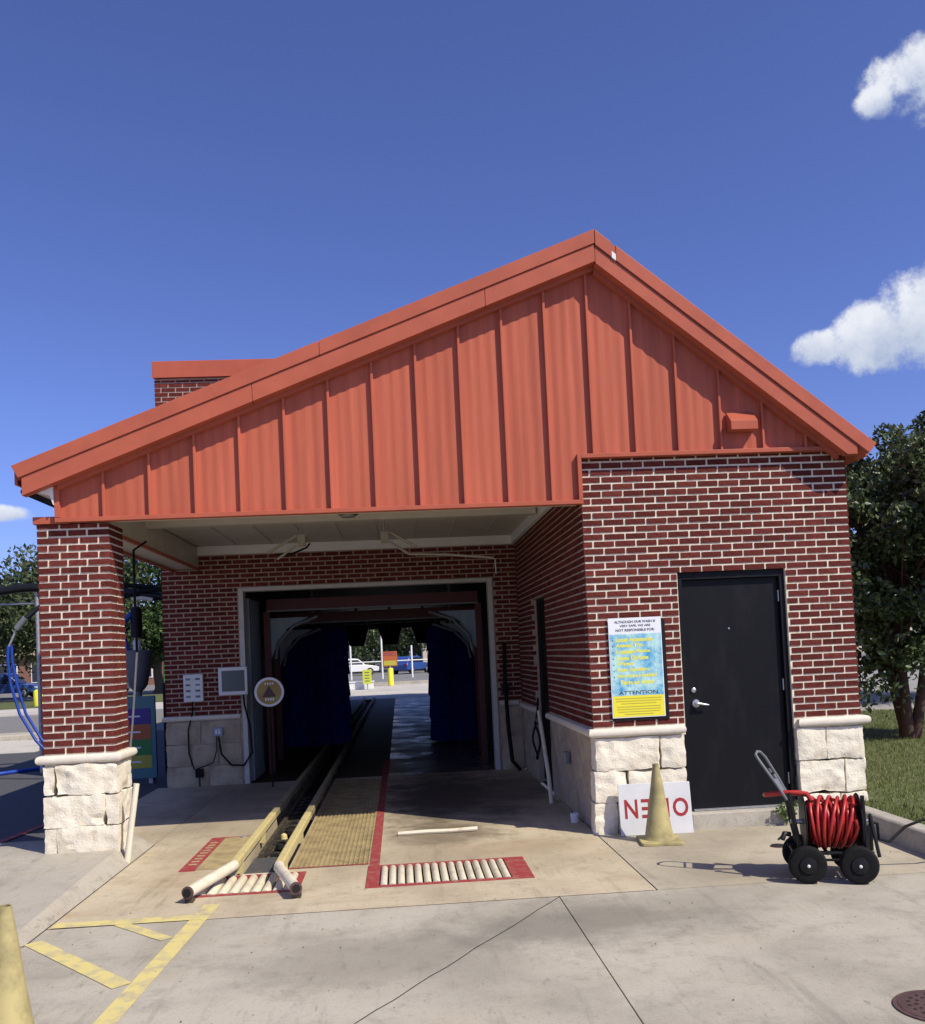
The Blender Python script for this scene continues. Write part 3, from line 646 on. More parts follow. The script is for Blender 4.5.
MB().prism([(AXX+.001, AZ-.325), (4.38, zr(4.38)-.325), (4.48, zr(4.38)-.325), (4.48, zr(4.48)-.157), (AXX+.001, AZ-.157)], -.19, -.085).build('rake_board', 'redtrim', roof, bevel=.003)
band(-3.06, AXX-.002, zl, .28, .345, -.085, -.015).build('rake_trim', 'redtrim', roof); band(AXX+.002, 4.34, zr, .30, .375, -.085, -.015).build('rake_trim', 'redtrim', roof)
MB().box(-3.43, -3.405, -.10, BY-.07, 3.50, 3.62).build('eave_board', 'redtrim', roof)
MB().prism([(-3.33, 3.46), (-3.13, 3.40), (-3.10, 3.31), (-3.10, 3.52), (-3.33, 3.5)], -.085, BY-.07).build('eave_soffit', 'white', roof)
MB().tube([(-3.36, -.08, 3.44), (-3.36, BY-.1, 3.44)], .03, 8).build('eave_pipe', 'black', roof, 40)
# --- ceiling of the bay
cl = MB().box(-3.08, OX0, .17, BY, 3.52, 3.56).build('bay_ceiling', 'cream', B)
for i in range(9): MB().box(-2.84+i*.52, -2.83+i*.52, .2, BY-.08, 3.508, 3.519).build('ceiling_seam', 'cream', cl)
MB().box(-2.9, OX0-.012, BY-.07, BY-.012, 3.385, 3.515).build('cornice', 'white', cl); MB().box(OX0-.07, OX0-.012, .2, BY-.07, 3.385, 3.515).build('cornice', 'white', cl)
bm_ = MB().box(-3.27, -2.90, PY1+.0, BY-.012, 3.19, 3.5).build('side_beam', 'cream', B)
MB().box(-3.285, -3.245, PY1-.01, BY-.012, 3.155, 3.188).box(-2.92, -2.885, PY1-.01, BY-.012, 3.165, 3.20).build('beam_trim', 'redtrim', bm_)
MB().box(-2.9, OX0-.1, 2.3, 2.45, 3.42, 3.508).build('ceiling_rib', 'cream', cl)
# --- door
dr = MB().box(DX0+.055, DX1-.055, FY+.075, FY+.12, DZ0+.012, DZ1-.075).build('door', 'door', B)
MB().box(DX0, DX0+.05, FY+.03, FY+.16, DZ0, DZ1).box(DX1-.05, DX1, FY+.03, FY+.16, DZ0, DZ1).box(DX0+.05, DX1-.05, FY+.03, FY+.16, DZ1-.07, DZ1).build('frame', 'door', dr, bevel=.003)
MB().box(DX0+.05, DX1-.05, FY+.02, FY+.13, DZ0-.0, DZ0+.01).build('threshold', 'galv', dr)
yh = FY+.075
MB().lathe([(.024, yh), (.024, yh-.012), (.010, yh-.02)], 16, (DX0+.12, 0, 1.315), 'Y').build('deadbolt', 'steel', dr, 40)
hd = MB().lathe([(.042, yh), (.042, yh-.010), (.036, yh-.018), (.016, yh-.02), (.016, yh-.05)], 20, (DX0+.135, 0, 1.185), 'Y').tube([(DX0+.135, yh-.05, 1.185), (DX0+.17, yh-.052, 1.183), (DX0+.225, yh-.05, 1.172), (DX0+.25, yh-.046, 1.168)], [.014, .013, .010, .008], 10).build('handle', 'steel', dr, 40)
MB().lathe([(.009, yh), (.009, yh-.006), (.004, yh-.007)], 12, (3.22, 0, 1.90), 'Y').build('peephole', 'steel', dr, 40)
for z in (2.20, 1.33, .42): MB().tube([(DX1-.052, yh-.008, z-.055), (DX1-.052, yh-.008, z+.055)], .009, 8).build('hinge', 'steel', dr, 40)
MB().box(DX0-.01, DX1+.012, -.06, FY+.2, -.05, .153).build('stoop', 'kerb', B, bevel=.01)
place_bricks([wp, wo, ws, wb, wr], 300)

# ------------------------------------------------------------------ things round the bay
# roller beds set in the floor
def roller_bed(x0, x1, y0, y1, n, fl, fr, ft, fb, label):
    t = thing('roller_bed', label, 'roller bed', ((x0+x1)/2, (y0+y1)/2, 0), group='roller beds in the floor')
    hx, hy = (x1-x0)/2, (y1-y0)/2
    MB().box(-hx, -hx+fl, -hy, hy, -.06, .006).box(hx-fr, hx, -hy, hy, -.06, .006).box(-hx+fl, hx-fr, -hy, -hy+fb, -.06, .006).box(-hx+fl, hx-fr, hy-ft, hy, -.06, .006).build('frame', 'redpaint', t, bevel=.002)
    w_ = 2*hx-fl-fr; p = w_/n
    for i in range(n):
        x = -hx+fl+p*(i+.5); r = p*.41
        MB().lathe([(r*.9, -hy+fb+.012), (r, -hy+fb+.022), (r, hy-ft-.022), (r*.9, hy-ft-.012)], 12, (x, 0, -r+.016), 'Y').build('roller', 'roller', t, 40)
    MB().box(-hx+fl, hx-fr, -hy+fb, hy-ft, -.105, -.095).build('tray', 'hole', t)
roller_bed(-.343, .983, -1.473, -.727, 15, .105, .17, .05, .055, 'wide roller bed in a red frame right of the conveyor')
roller_bed(-1.728, -.862, -1.428, -.782, 9, .05, .05, .02, .05, 'narrow roller bed between the flared pipes of the conveyor')
# grating walkway beside the conveyor
t = thing('floor_grating', 'tan walkway grating between conveyor rail and red line', 'grating', (-.675, 0, 0))
for i, (a, b) in enumerate(((-.615, .5), (.5, 1.62), (1.62, 2.74), (2.74, 3.86), (3.86, 4.99))):
    g = MB()
    for k in range(17): x = -.338+k*.0418; g.box(x-.008, x+.008, a+.004, b-.004, -.026, .0)
    for k in range(int((b-a)/.056)): y = a+.03+k*.056; g.box(-.343, .343, y-.009, y+.009, -.024, -.006)
    g.build('grating_panel', 'grating', t)
# red and tan floor plate left of the conveyor
t = thing('floor_plate', 'tan floor plate with a red striped edge left of the conveyor', 'floor plate', (-1.79, .22, 0))
MB().box(-.06, .19, -.70, .72, .0, .006).build('plate', 'grating', t)
MB().box(-.2, -.062, -.72, .74, .0, .007).build('red_edge', 'redpaint', t); MB().box(-.2, .19, .742, .76, .0, .006).build('red_edge', 'redpaint', t)
for k in range(9): MB().box(-.165, -.095, -.50+k*.12, -.455+k*.12, .007, .0095).build('stencilled_mark', 'grating', t)
MB().lathe([(.03, 0), (.03, .012), (.015, .02)], 12, (.13, .68, .006)).build('bolt', 'galv', t, 40)
# conveyor
cv = thing('conveyor', 'vehicle conveyor with yellow guide rails and flared white entry pipes', 'conveyor', (-1.25, 0, 0))
for x, y1, y0 in ((-.20, 1.55, -.86), (.19, 1.45, -1.0)):
    MB().box(x-.036, x+.036, y0, y1, .07, .14).build('guide_rail', 'yellowrail', cv, bevel=.012)
    MB().box(x-.034, x+.034, y1+.002, 28.5, .068, .138).build('guide_rail', 'shaderail', cv, bevel=.01)
    for k in range(9): MB().box(x-.03, x+.03, y0+.25+k*1.3, y0+.33+k*1.3, -.02, .07).build('rail_post', 'yellowrail' if k < 2 else 'pitdark', cv)
for pts in (((-.20, -.84, .105), (-.205, -.90, .108), (-.41, -1.60, .085)), ((.19, -.98, .105), (.195, -1.04, .108), (.40, -1.66, .082))):
    r_ = .043
    MB().tube(pts, r_, 16).build('entry_pipe', 'pipe', cv, 50)
    d = (Vector(pts[2])-Vector(pts[1])).normalized(); e = Vector(pts[2])
    MB().tube([e-d*.005, e+d*.012], r_+.004, 16).build('pipe_end_cap', 'rust', cv, 50)
    MB().tube([e+d*.0125, e+d*.016], r_*.75, 16).build('pipe_mouth', 'hole', cv)
    MB().box(e.x-.03, e.x+.03, e.y+.02, e.y+.10, -.05, .06).build('pipe_foot', 'pitdark', cv)
MB().box(-.155, .145, -.74, -.06, -.03, -.012).build('entry_plate', 'slidegrey', cv)
MB().box(-.155, .145, -.78, -.742, -.03, .004).build('plate_lip', 'pipe', cv)
for k in range(26):
    y = .0+k*.14; MB().box(-.15, .14, y, y+.02, -.06+.02*(k % 2), -.03+.02*(k % 2)).build('slat', 'pitdark', cv)
MB().box(-.03, .03, -.05, 27, -.06, -.02).build('chain', 'rubber', cv); MB().box(.07, .10, -.05, 27, -.08, .01).build('chain_guide', 'galv', cv)
MB().box(-.13, -.09, .0, 27, -.08, .01).build('chain_guide', 'pitdark', cv)
for y, z, m in ((.62, .02, 'yellowrail'), (.25, .0, 'rubber'), (.95, .0, 'rubber')): MB().lathe([(.02, -.02), (.035, 0), (.03, .04), (.012, .055)], 12, (.03, y, z)).build('roller_pusher', m, cv, 40)
# stick lying on the floor
o = MB().tube([(-.39, 0, .02), (-.1, .012, .022), (.12, -.008, .022), (.40, .01, .024)], [.02, .022, .021, .023], 8).build('lumber_stick', 'pipe', None, 40); o.location = (.30, .53, 0); tag(o, 'pale wooden stick lying on the bay floor behind the roller bed', 'stick')
# traffic cones
def cone(name, loc, label, rz, h=.70, lean=0):
    t = thing(name, label, 'traffic cone', loc, rz, 'faded traffic cones')
    sq = [(-.185, -.17), (-.17, -.185), (.17, -.185), (.185, -.17), (.185, .17), (.17, .185), (-.17, .185), (-.185, .17)]
    MB().prism_z(sq, .0, .03).build('base', 'cone', t, bevel=.006)
    pr = [(.142, .03), (.134, .045), (.126, .065), (.113, .14), (.087, .31), (.061, .48), (.040, .62), (.034, .655), (.031, h), (.024, h), (.026, h-.02)]
    mb = MB().lathe(pr, 28); mb.v = [(x+noise.noise((x*6, y*6, z*3+lean))*.010, y+noise.noise((x*6+9, y*6, z*3))*.010, z) for x, y, z in mb.v]
    mb.build('body', 'cone', t, 40)
    return t
cone('traffic_cone', (2.265, -.47, .001), 'dirty pale yellow traffic cone standing before the upside-down OPEN sign', R(-6))
cone('traffic_cone', (-1.905, -4.2, 0), 'large dirty yellow traffic cone cut off at the lower left corner', R(12), lean=3)
# OPEN sign upside down against the wall
t = thing('open_sign', 'white OPEN sign leaning upside down on the limestone base', 'sign', (2.335, -.155, .002)); t.rotation_euler = (R(-9), R(0.6), 0)
MB().box(-.345, .345, -.006, .006, .0, .475).build('board', mat('greyed_white_board', (.60, .61, .62), .5, var=.08, vscale=5), t, bevel=.003)  # board white toned down to a light grey
for ch, x, wd in (('N', -.295, .125), ('E', -.135, .095), ('P', .02, .11), ('O', .165, .15)):
    lettering(ch, x, -.0075, .155, wd, 'redtext', t, height=.175, flip=True, bold=.02)
# poster
t = thing('notice_board', 'poster of cautions with blue water picture and yellow ATTENTION panel left of the door', 'poster', (2.275, FY-.006, 1.06))
MB().box(-.265, .285, -.012, 0, .0, .965).build('backing_board', 'black', t, bevel=.002)
MB().box(-.27, .245, -.022, -.0135, .03, .985).build('sheet', 'whiteprint', t)
MB().box(-.262, .237, -.0235, -.0222, .24, .83).build('picture_panel', 'bluewater', t)
MB().box(-.262, .237, -.0235, -.0222, .038, .238).build('yellow_panel', 'yellowsign', t)
for i, s_ in enumerate(('ALTHOUGH OUR WASH IS', 'VERY SAFE, WE ARE', 'NOT RESPONSIBLE FOR:')): 
    wd = (.40, .30, .38)[i]; lettering(s_, -.01-wd/2, -.0245, .935-i*.040, wd, 'text', t, height=.024, bold=.012)
for i, s_ in enumerate(('Loose Accessories', 'Antennas, Trim', 'Luggage Racks', 'Loose Chrome', 'Wipers', 'Rear Spoilers', 'Non-Factory Installed', 'Parts or Items')):
    wd = (.36, .26, .33, .31, .16, .31, .38, .32)[i]
    lettering(s_, -.205+(.03 if i == 7 else 0), -.0245, .755-i*.0585, wd, 'yelltext', t, height=.044, bold=.045)
    if i != 7: MB().lathe([(.006, -.0245), (.006, -.0236)], 8, (-.235, 0, .77-i*.0585), 'Y').build('bullet', 'text', t)
lettering('ATTENTION', -.20, -.0246, .250, .38, 'text', t, height=.036, bold=.015)
for i, wd in enumerate((.45, .44, .34, .42, .43, .40, .28)): 
    z = .212-i*.024-(.006 if i > 2 else 0); MB().box(-.012-wd/2, -.012+wd/2, -.0246, -.0236, z-.0035, z+.0035).build('line_of_print', 'text' if 0 else mat('grey_print', (.42, .38, .05), .6), t)
# manhole and drain covers
def cover(loc, r, label, cat, m, holes):
    t = thing('manhole_cover' if r > .15 else 'drain_cover', label, cat, loc)
    MB().lathe([(r, -.02), (r, .006), (r*.93, .007)], 40).build('ring', 'rust', t, 40)
    MB().lathe([(r*.90, .0), (r*.90, .009), (r*.88, .011)], 40).build('lid', m, t, 40)
    k = 0
    for ring, n in holes:
        for i in range(n): a = 2*math.pi*i/n+ring; MB().lathe([(.009 if r > .15 else .006, .010), (.009 if r > .15 else .006, .0125)], 8, (ring*math.cos(a), ring*math.sin(a), 0)).build('hole', 'hole', t)
cover((2.50, -4.44, .001), .215, 'round rusty manhole cover with small holes in the foreground concrete', 'manhole cover', 'rust', ((.03, 4), (.07, 9), (.11, 14), (.145, 18)))
cover((3.17, -.93, .002), .065, 'small round drain cover in the walkway before the door', 'drain cover', 'hole', ())
# hose reel cart
ct = thing('hose_reel_cart', 'black four-wheeled cart carrying a reel of red hose beside the door', 'hose cart', (3.115, -1.99, .001), R(-17))
def wheel(x, y, s_):
    wt = MB().lathe([(.045, -.03), (.095, -.04), (.122, -.034), (.133, -.018), (.135, 0), (.133, .018), (.122, .034), (.095, .04), (.045, .03)], 28, (x, y, .135), 'Y').build('wheel', 'rubber', ct, 35)
    MB().lathe([(.062, s_*.032), (.058, s_*.044), (.04, s_*.047), (.028, s_*.05)], 20, (x, y, .135), 'Y').build('rim', 'black', wt, 35)
    MB().lathe([(.011, s_*.05), (.011, s_*.062), (.006, s_*.066)], 12, (x, y, .135), 'Y').build('axle_cap', 'white', wt, 40)
for x in (-.17, .18):
    for y, s_ in ((-.215, -1), (.20, 1)): wheel(x, y, s_)
for x in (-.17, .18): MB().tube([(x, -.25, .135), (x, .24, .135)], .011, 8).build('axle', 'steel', ct, 40)
fr = MB()
for y in (-.13, .13): fr.tube([(-.27, y, .20), (.30, y, .20)], .014, 8).tube([(-.20, y, .15), (.26, y, .15)], .010, 8)
for x in (-.25, -.02, .27): fr.tube([(x, -.15, .20), (x, .15, .20)], .013, 8)
fr.build('frame', 'black', ct, 40)
for y in (-.14, .13):
    MB().tube([(-.19, y, .17), (-.235, y, .40), (-.265, y, .64)], .017, 8).build('upright', 'black', ct, 40)
    MB().tube([(.255, y, .17), (.262, y, .40), (.262, y, .40)], .015, 8).build('upright', 'black', ct, 40)
MB().tube([(.245, -.16, .18), (.235, -.16, .62)], .015, 8).build('upright', 'black', ct, 40)
MB().tube([(.335, -.13, .17), (.30, -.05, .46), (.33, .12, .17)], .013, 8).build('brace', 'black', ct, 40)
hp = [(-.275, -.09, .58), (-.345, -.085, .70), (-.455, -.075, .875), (-.478, -.05, .915), (-.462, .0, .935), (-.435, .05, .925), (-.40, .075, .885), (-.31, .085, .72), (-.245, .09, .58)]
MB().tube(hp, .010, 8).tube([(-.345, -.083, .745), (-.345, .083, .745)], .008, 8).tube([(-.375, -.08, .79), (-.375, .08, .79)], .008, 8).build('handle', 'grey', ct, 40)
MB().add([(-.30, -.08, .63), (-.36, -.078, .725), (-.335, .08, .76), (-.27, .085, .63)], [(0, 1, 2, 3)]).build('handle_plate', 'grey', ct)
dz = .405
for x in (-.16, .225):
    dk = MB().lathe([(.205, x-.006), (.21, x), (.205, x+.006)], 32, (0, 0, dz), 'X').build('reel_disc', 'black', ct, 35)
MB().lathe([(.075, -.16), (.075, .225)], 20, (0, 0, dz), 'X').build('reel_drum', 'black', ct, 35)
MB().tube([(-.25, 0, dz), (.30, 0, dz)], .018, 10).build('reel_axle', 'steel', ct, 40)
hr = random.Random(5); pts = []
def wrap(r0, turns, x0, x1, wob, ph):
    n = int(turns*22); q = []
    for i in range(n+1):
        tt = i/n; a = tt*turns*2*math.pi+ph
        x = x0+(x1-x0)*tt+wob*math.sin(a+ph*2+3*tt)*(1 if i else 0)
        r = r0+.006*math.sin(a*.37+ph); q.append((max(-.14, min(.205, x)), r*math.cos(a), dz+r*math.sin(a)))
    return q
hs = MB(); hs.tube(wrap(.10, 11, -.135, .20, .004, .2), .0125, 8); hs.tube(wrap(.128, 11, .20, -.135, .006, 1.0), .0125, 8); hs.tube(wrap(.156, 9, -.135, .195, .022, 2.0), .0125, 8); hs.tube(wrap(.183, 6.5, .18, -.10, .045, 2.9), .0125, 8)
hs.tube([(-.10, -.10, dz+.165), (-.13, -.05, dz+.215), (-.20, -.06, dz+.225), (-.33, -.05, dz+.222), (-.41, -.01, dz+.205), (-.42, .05, dz+.195), (-.36, .09, dz+.19), (-.24, .10, dz+.20), (-.12, .07, dz+.19)], .019, 10)
hs.build('hose', 'hose', ct, 60)
MB().tube([(.30, 0, dz), (.36, .02, dz-.02), (.37, .05, dz-.14), (.45, .10, dz-.17), (.58, .16, dz-.07), (.72, .22, dz-.03), (.95, .3, dz-.10), (1.1, .5, dz-.22)], .011, 8).build('supply_hose', 'rubber', ct, 60)
MB().tube([(-.27, -.10, .33), (-.31, -.12, .34), (-.33, -.14, .30)], .02, 10).tube([(-.31, -.13, .34), (-.36, -.15, .30)], .008, 8).build('crank', 'black', ct, 40)
# weed growing at the stoop
wd_ = thing('weed', 'small green weed growing from the stoop behind the hose cart', 'plant', (3.60, -.10, .0))
pt = []
for k in range(14):
    a = rr.uniform(0, 6.28); l_ = rr.uniform(.05, .11); pt.append(((0, 0, 0), (l_*.5*math.cos(a), l_*.5*math.sin(a)*.4, rr.uniform(.08, .13)), (l_*math.cos(a), l_*math.sin(a)*.4-.02, rr.uniform(.11, .22))))
sm = MB()
for q in pt: sm.tube(q, .002, 4)
sm.build('stems', 'plant', wd_)
cs = np.array([np.array(q[2])*u+np.array(q[1])*(1-u) for q in pt for u in (0, .3, .6, .9, 1, 1.1, .5, .8)])+rng.normal(0, .015, (14*8, 3)); cs[:, 2] = np.maximum(cs[:, 2], .02)
leaves('foliage', cs, .045, 'plant', wd_, .6)
# pipes leaning at the pillar and at the bay wall
o = MB().tube([(-.02, -.02, 0.0), (.025, .0, .35), (.075, .03, .72)], [.028, .028, .027], 14).build('bollard_pipe', 'pipe', None, 50); o.location = (-2.54, -.01, 0); tag(o, 'short white pipe standing tilted at the foot of the brick pillar', 'pipe')
o = MB().tube([(0, 0, 0), (.02, .25, .3), (.045, .95, 1.0)], .024, 12).build('leaning_pipe', 'pipe', None, 50); o.location = (1.665, 1.85, .0); tag(o, 'long white pipe leaning against the shaded bay wall', 'pipe')
hc = thing('coiled_hose', 'black hose coiled on a hook at the dark bay door', 'hose', (1.70, 3.05, .0))
cp = [(.0+.02*math.sin(a*3), .19*math.sin(a), .62+.24*math.cos(a)) for a in [i*.35 for i in range(38)]]
MB().tube([(.05, .05, 1.15), (.03, .0, 1.0)]+cp, .014, 8).build('hose_coil', 'rubber', hc, 60)
MB().lathe([(.045, -.03), (.045, .03)], 12, (0.02, 0, .86), 'X').build('hook', 'grey', hc, 40)
hc2 = thing('drain_hose', 'black hose hanging down the inner corner of the bay', 'hose', (1.55, 5.0, 0))
MB().tube([(.02, .05, 1.9), (0, .0, 1.3), (.02, -.02, .6), (.05, -.05, .15), (.14, -.2, .03)], .03, 8).build('hose_pipe', 'rubber', hc2, 60)
MB().box(-.05, .06, .03, .10, 1.15, 1.28).build('valve', 'black', hc2)
ob = thing('outlet_box', 'grey outlet box on the limestone of the bay wall', 'outlet', (OX0-.02, 1.33, .52))
MB().box(-.045, .0, -.05, .05, .0, .13).build('box', 'grey', ob, bevel=.004); MB().box(-.055, -.046, -.04, .045, .01, .12).build('flap', 'galv', ob)
o = MB().lathe([(.04, 0), (.045, .085), (.04, .09), (.035, .02)], 16).build('paper_cup', 'white', None, 40); o.location = (1.715, .70, .0); tag(o, 'small white cup on the ground at the foot of the bay wall', 'cup')
# controls beside the tunnel mouth
t = thing('control_panel', 'pale grey control panel with rows of buttons on the bay brick', 'control panel', (-3.03, BY-.012, 1.24))
MB().box(-.14, .14, -.07, .0, .0, .40).build('enclosure', 'white', t, bevel=.008)
for i in range(4):
    for j, x in enumerate((-.07, .07)): MB().box(x-.035, x+.03, -.078, -.071, .06+i*.085, .09+i*.085).build('button', 'grey' if (i+j) % 3 else 'bluewall', t, bevel=.003)
for i in range(4): MB().box(-.012, .012, -.076, -.071, .055+i*.085, .095+i*.085).build('label_strip', 'whiteprint', t)
MB().tube([(-.02, -.02, 0), (-.03, -.02, -.15), (-.10, -.03, -.42), (-.10, -.03, -.75), (-.03, -.05, -.98), (.06, -.06, -1.02)], .010, 8).build('cable', 'rubber', t, 60)
t = thing('monitor', 'white framed monitor mounted at the left of the tunnel mouth', 'monitor', (-2.45, BY-.035, 1.31))
MB().box(-.21, .21, -.07, .0, .0, .41).build('housing', 'white', t, bevel=.01); MB().box(-.16, .17, -.076, -.071, .055, .36).build('screen', 'screen', t)
MB().tube([(.14, -.04, .0), (.15, -.04, -.15), (.22, -.05, -.45), (.24, -.05, -.85), (.12, -.07, -1.03), (-.06, -.07, -1.02), (-.2, -.07, -.85), (-.235, -.06, -.6)], .014, 8).build('cable', 'rubber', t, 60)
t = thing('power_socket', 'small blue-grey socket with plug on the limestone under the monitor', 'socket', (-2.70, BY-.03, .72))
MB().box(-.07, .07, -.05, 0, .0, .13).build('box', mat('blue_grey_plastic', (.28, .33, .42), .5), t, bevel=.006); MB().box(-.035, -.005, -.06, -.051, .03, .10).box(.008, .038, -.06, -.051, .03, .10).build('cover', 'white', t)
MB().tube([(-.02, -.03, .0), (-.02, -.05, -.2), (-.08, -.05, -.38), (-.22, -.05, -.43), (-.32, -.06, -.46)], .008, 8).build('cable', 'rubber', t, 60)
t = thing('floor_plug', 'small dark cable plug box standing at the foot of the bay wall', 'plug box', (-2.98, BY-.10, 0)); MB().box(-.05, .06, -.04, .04, .14, .26).build('box', 'rubber', t, bevel=.01); MB().tube([(0, 0, .14), (.0, .0, .01)], .015, 8).build('stem', 'pitdark', t)
t = thing('round_sign', 'round caution sign with yellow face hanging at the tunnel mouth', 'sign', (-1.865, 4.6, 0))
MB().lathe([(.205, .0), (.21, -.012), (.205, -.022)], 36, (0, 0, 1.345), 'Y').build('disc', 'whiteprint', t, 40)
MB().lathe([(.175, -.023), (.175, -.0245)], 36, (0, 0, 1.345), 'Y').build('yellow_face', mat('shaded_yellow_print', (.40, .31, .09), .6, col2=(.34, .20, .08), vscale=6), t)  # sign yellow darkened so the colour carries the bay shade
MB().prism([(-.10, 1.275), (.10, 1.275), (.0, 1.44)], -.0265, -.025).build('triangle', mat('brown_print', (.10, .05, .045), .6), t)
for x in (-.05, -.015, .02, .055): MB().box(x-.011, x+.011, -.0265, -.025, 1.225, 1.26).box(x-.009, x+.009, -.0267, -.0251, 1.45, 1.478).build('print_mark', 'whiteprint', t)
MB().tube([(0, .01, .0), (0, .01, 1.15)], .012, 8).build('post', 'rubber', t, 40)
# booms under the ceiling
def boom(x, y, label, s_):
    t = thing('spray_boom', label, 'spray boom', (x, y, 3.505), group='booms under the bay ceiling')
    MB().tube([(0, 0, 0), (0, 0, -.22)], .012, 8).build('rod', 'galv', t, 40)
    MB().box(-.045, .05, -.04, .04, -.35, -.21).build('head', mat('grey_beige_metal', (.36, .33, .27), .5, var=.15), t, bevel=.006)
    MB().tube([(s_*.06, -.04, -.22), (s_*.40, -.04, -.42)], .012, 8).tube([(s_*.06, .04, -.22), (s_*.40, .04, -.42)], .012, 8).tube([(s_*.06, 0, -.34), (s_*.30, 0, -.50)], .016, 8).build('arm', mat('grey_beige_metal', (.36, .33, .27)), t, 40)
    if s_ > 0:
        MB().tube([(.28, 0, -.495), (.75, 0, -.52), (1.18, 0, -.565), (1.30, 0, -.58)], .015, 8).build('spray_tube', mat('grey_beige_metal', (.36, .33, .27)), t, 40)
        MB().tube([(1.30, 0, -.58), (1.34, 0, -.60), (1.345, 0, -.78)], .009, 8).build('nozzle_hose', 'galv', t, 40)
    else:
        MB().tube([(0.1, 0, -.32), (.06, 0, -.37), (-.12, 0, -.44), (-.32, 0, -.44)], .012, 8).build('hose', 'rubber', t, 50)
boom(-.12, 2.5, 'beige spray boom with long thin arm hanging right of the ceiling lamp', 1)
boom(-1.12, 2.5, 'beige spray boom with black hose hanging left of the ceiling lamp', -1)
t = thing('ceiling_lamp', 'small flat lamp on the bay ceiling between the booms', 'lamp', (-.52, 2.0, 3.505)); MB().lathe([(.13, 0), (.13, -.05), (.10, -.075)], 20).build('body', 'black', t, 40); MB().lathe([(.09, -.0755), (.08, -.095)], 20).build('lens', 'lamp', t, 40)
t = thing('hanging_lance', 'thin black cable with white lance hanging beside the pillar', 'lance', (-2.85, 1.5, 0))
MB().tube([(.16, 0, 3.15), (.02, 0, 3.06), (.015, 0, 2.6), (.02, 0, 1.95)], .014, 8).build('cable', 'rubber', t, 60); MB().tube([(.02, 0, 1.95), (-.05, .0, 1.2), (-.19, .0, .05)], .011, 8).build('lance', 'pipe', t, 60)
# machinery inside the tunnel
def brush(x, y, r, z0, z1, label, sd):
    t = thing('wash_brush', label, 'wash brush', (x, y, 0), group='blue brushes in the tunnel'); q = random.Random(sd); mb = MB()
    MB().tube([(0, 0, .05), (0, 0, z1+.9)], .06, 12).build('shaft', 'galv', t, 40)
    n = 120; tiers = 5
    for j in range(tiers):
        zt = z1-(z1-z0)*j/tiers; zb = zt-(z1-z0)/tiers*1.12
        row = []
        for i in range(n):
            a = 2*math.pi*i/n; rr_ = r*(1 if i % 2 else .93)*q.uniform(.97, 1.02)
            row.append(((rr_*.96)*math.cos(a), (rr_*.96)*math.sin(a), zt, (rr_+.015)*math.cos(a), (rr_+.015)*math.sin(a), zb+q.uniform(0, .05)))
        vs_ = [p[:3] for p in row]+[p[3:] for p in row]+[(0, 0, zt+.06)]
        mb.add(vs_, [(i, (i+1) % n, (i+1) % n+n, i+n) for i in range(n)]+[(2*n, (i+1) % n, i) for i in range(n)])
    me = bpy.data.meshes.new('bristles'); me.from_pydata(mb.v, [], mb.f); tag(link('bristles', me, 'bluebrush', t), kind='stuff')
brush(-1.70, 10, .68, .12, 2.40, 'big dark blue wash brush left of the tunnel lane', 1)
brush(1.06, 10, .50, .08, 2.33, 'dark blue wash brush right of the tunnel lane', 2)
def arch(y, label, z0, w0, w1):
    t = thing('wash_arch', label, 'wash arch', ((w0+w1)/2, y, 0), group='red arches in the tunnel'); hw = (w1-w0)/2
    for s_ in (-1, 1):
        MB().box(s_*hw-.05, s_*hw+.05, -.05, .05, 0, z0).build('post', 'redframe', t)
        MB().tube([(s_*(hw-.12)*1, -.06, z0-.75), (s_*(hw-.17), -.06, z0-.5), (s_*(hw-.42), -.06, z0-.24), (s_*(hw-.8), -.06, z0-.10)], .025, 8).build('curved_pipe', 'grey', t, 50)
        MB().prism([(-.06, z0-.1), (.55, z0-.1), (.2, z0-.28), (.06, z0-.5), (-.06, z0-.75)] if s_ < 0 else [(-.55, z0-.1), (.06, z0-.1), (.06, z0-.75), (-.06, z0-.5), (-.2, z0-.28)], .0, .02).build('splash_plate', 'bluewall', t).location = (s_*(hw-.1), 0, 0)
    MB().box(-hw, hw, -.052, .052, z0, z0+.20).build('beam', 'redframe', t); MB().box(-hw, hw, -.07, -.053, z0+.0, z0+.025).build('pipe_rail', 'grey', t)
arch(6.2, 'front red arch inside the tunnel mouth', 2.56, -2.08, 1.30)
arch(8.2, 'second red arch just before the blue brushes', 2.42, -2.2, 1.42)
arch(15.0, 'rear red arch deep in the tunnel behind the brushes', 2.6, -2.3, 1.5)

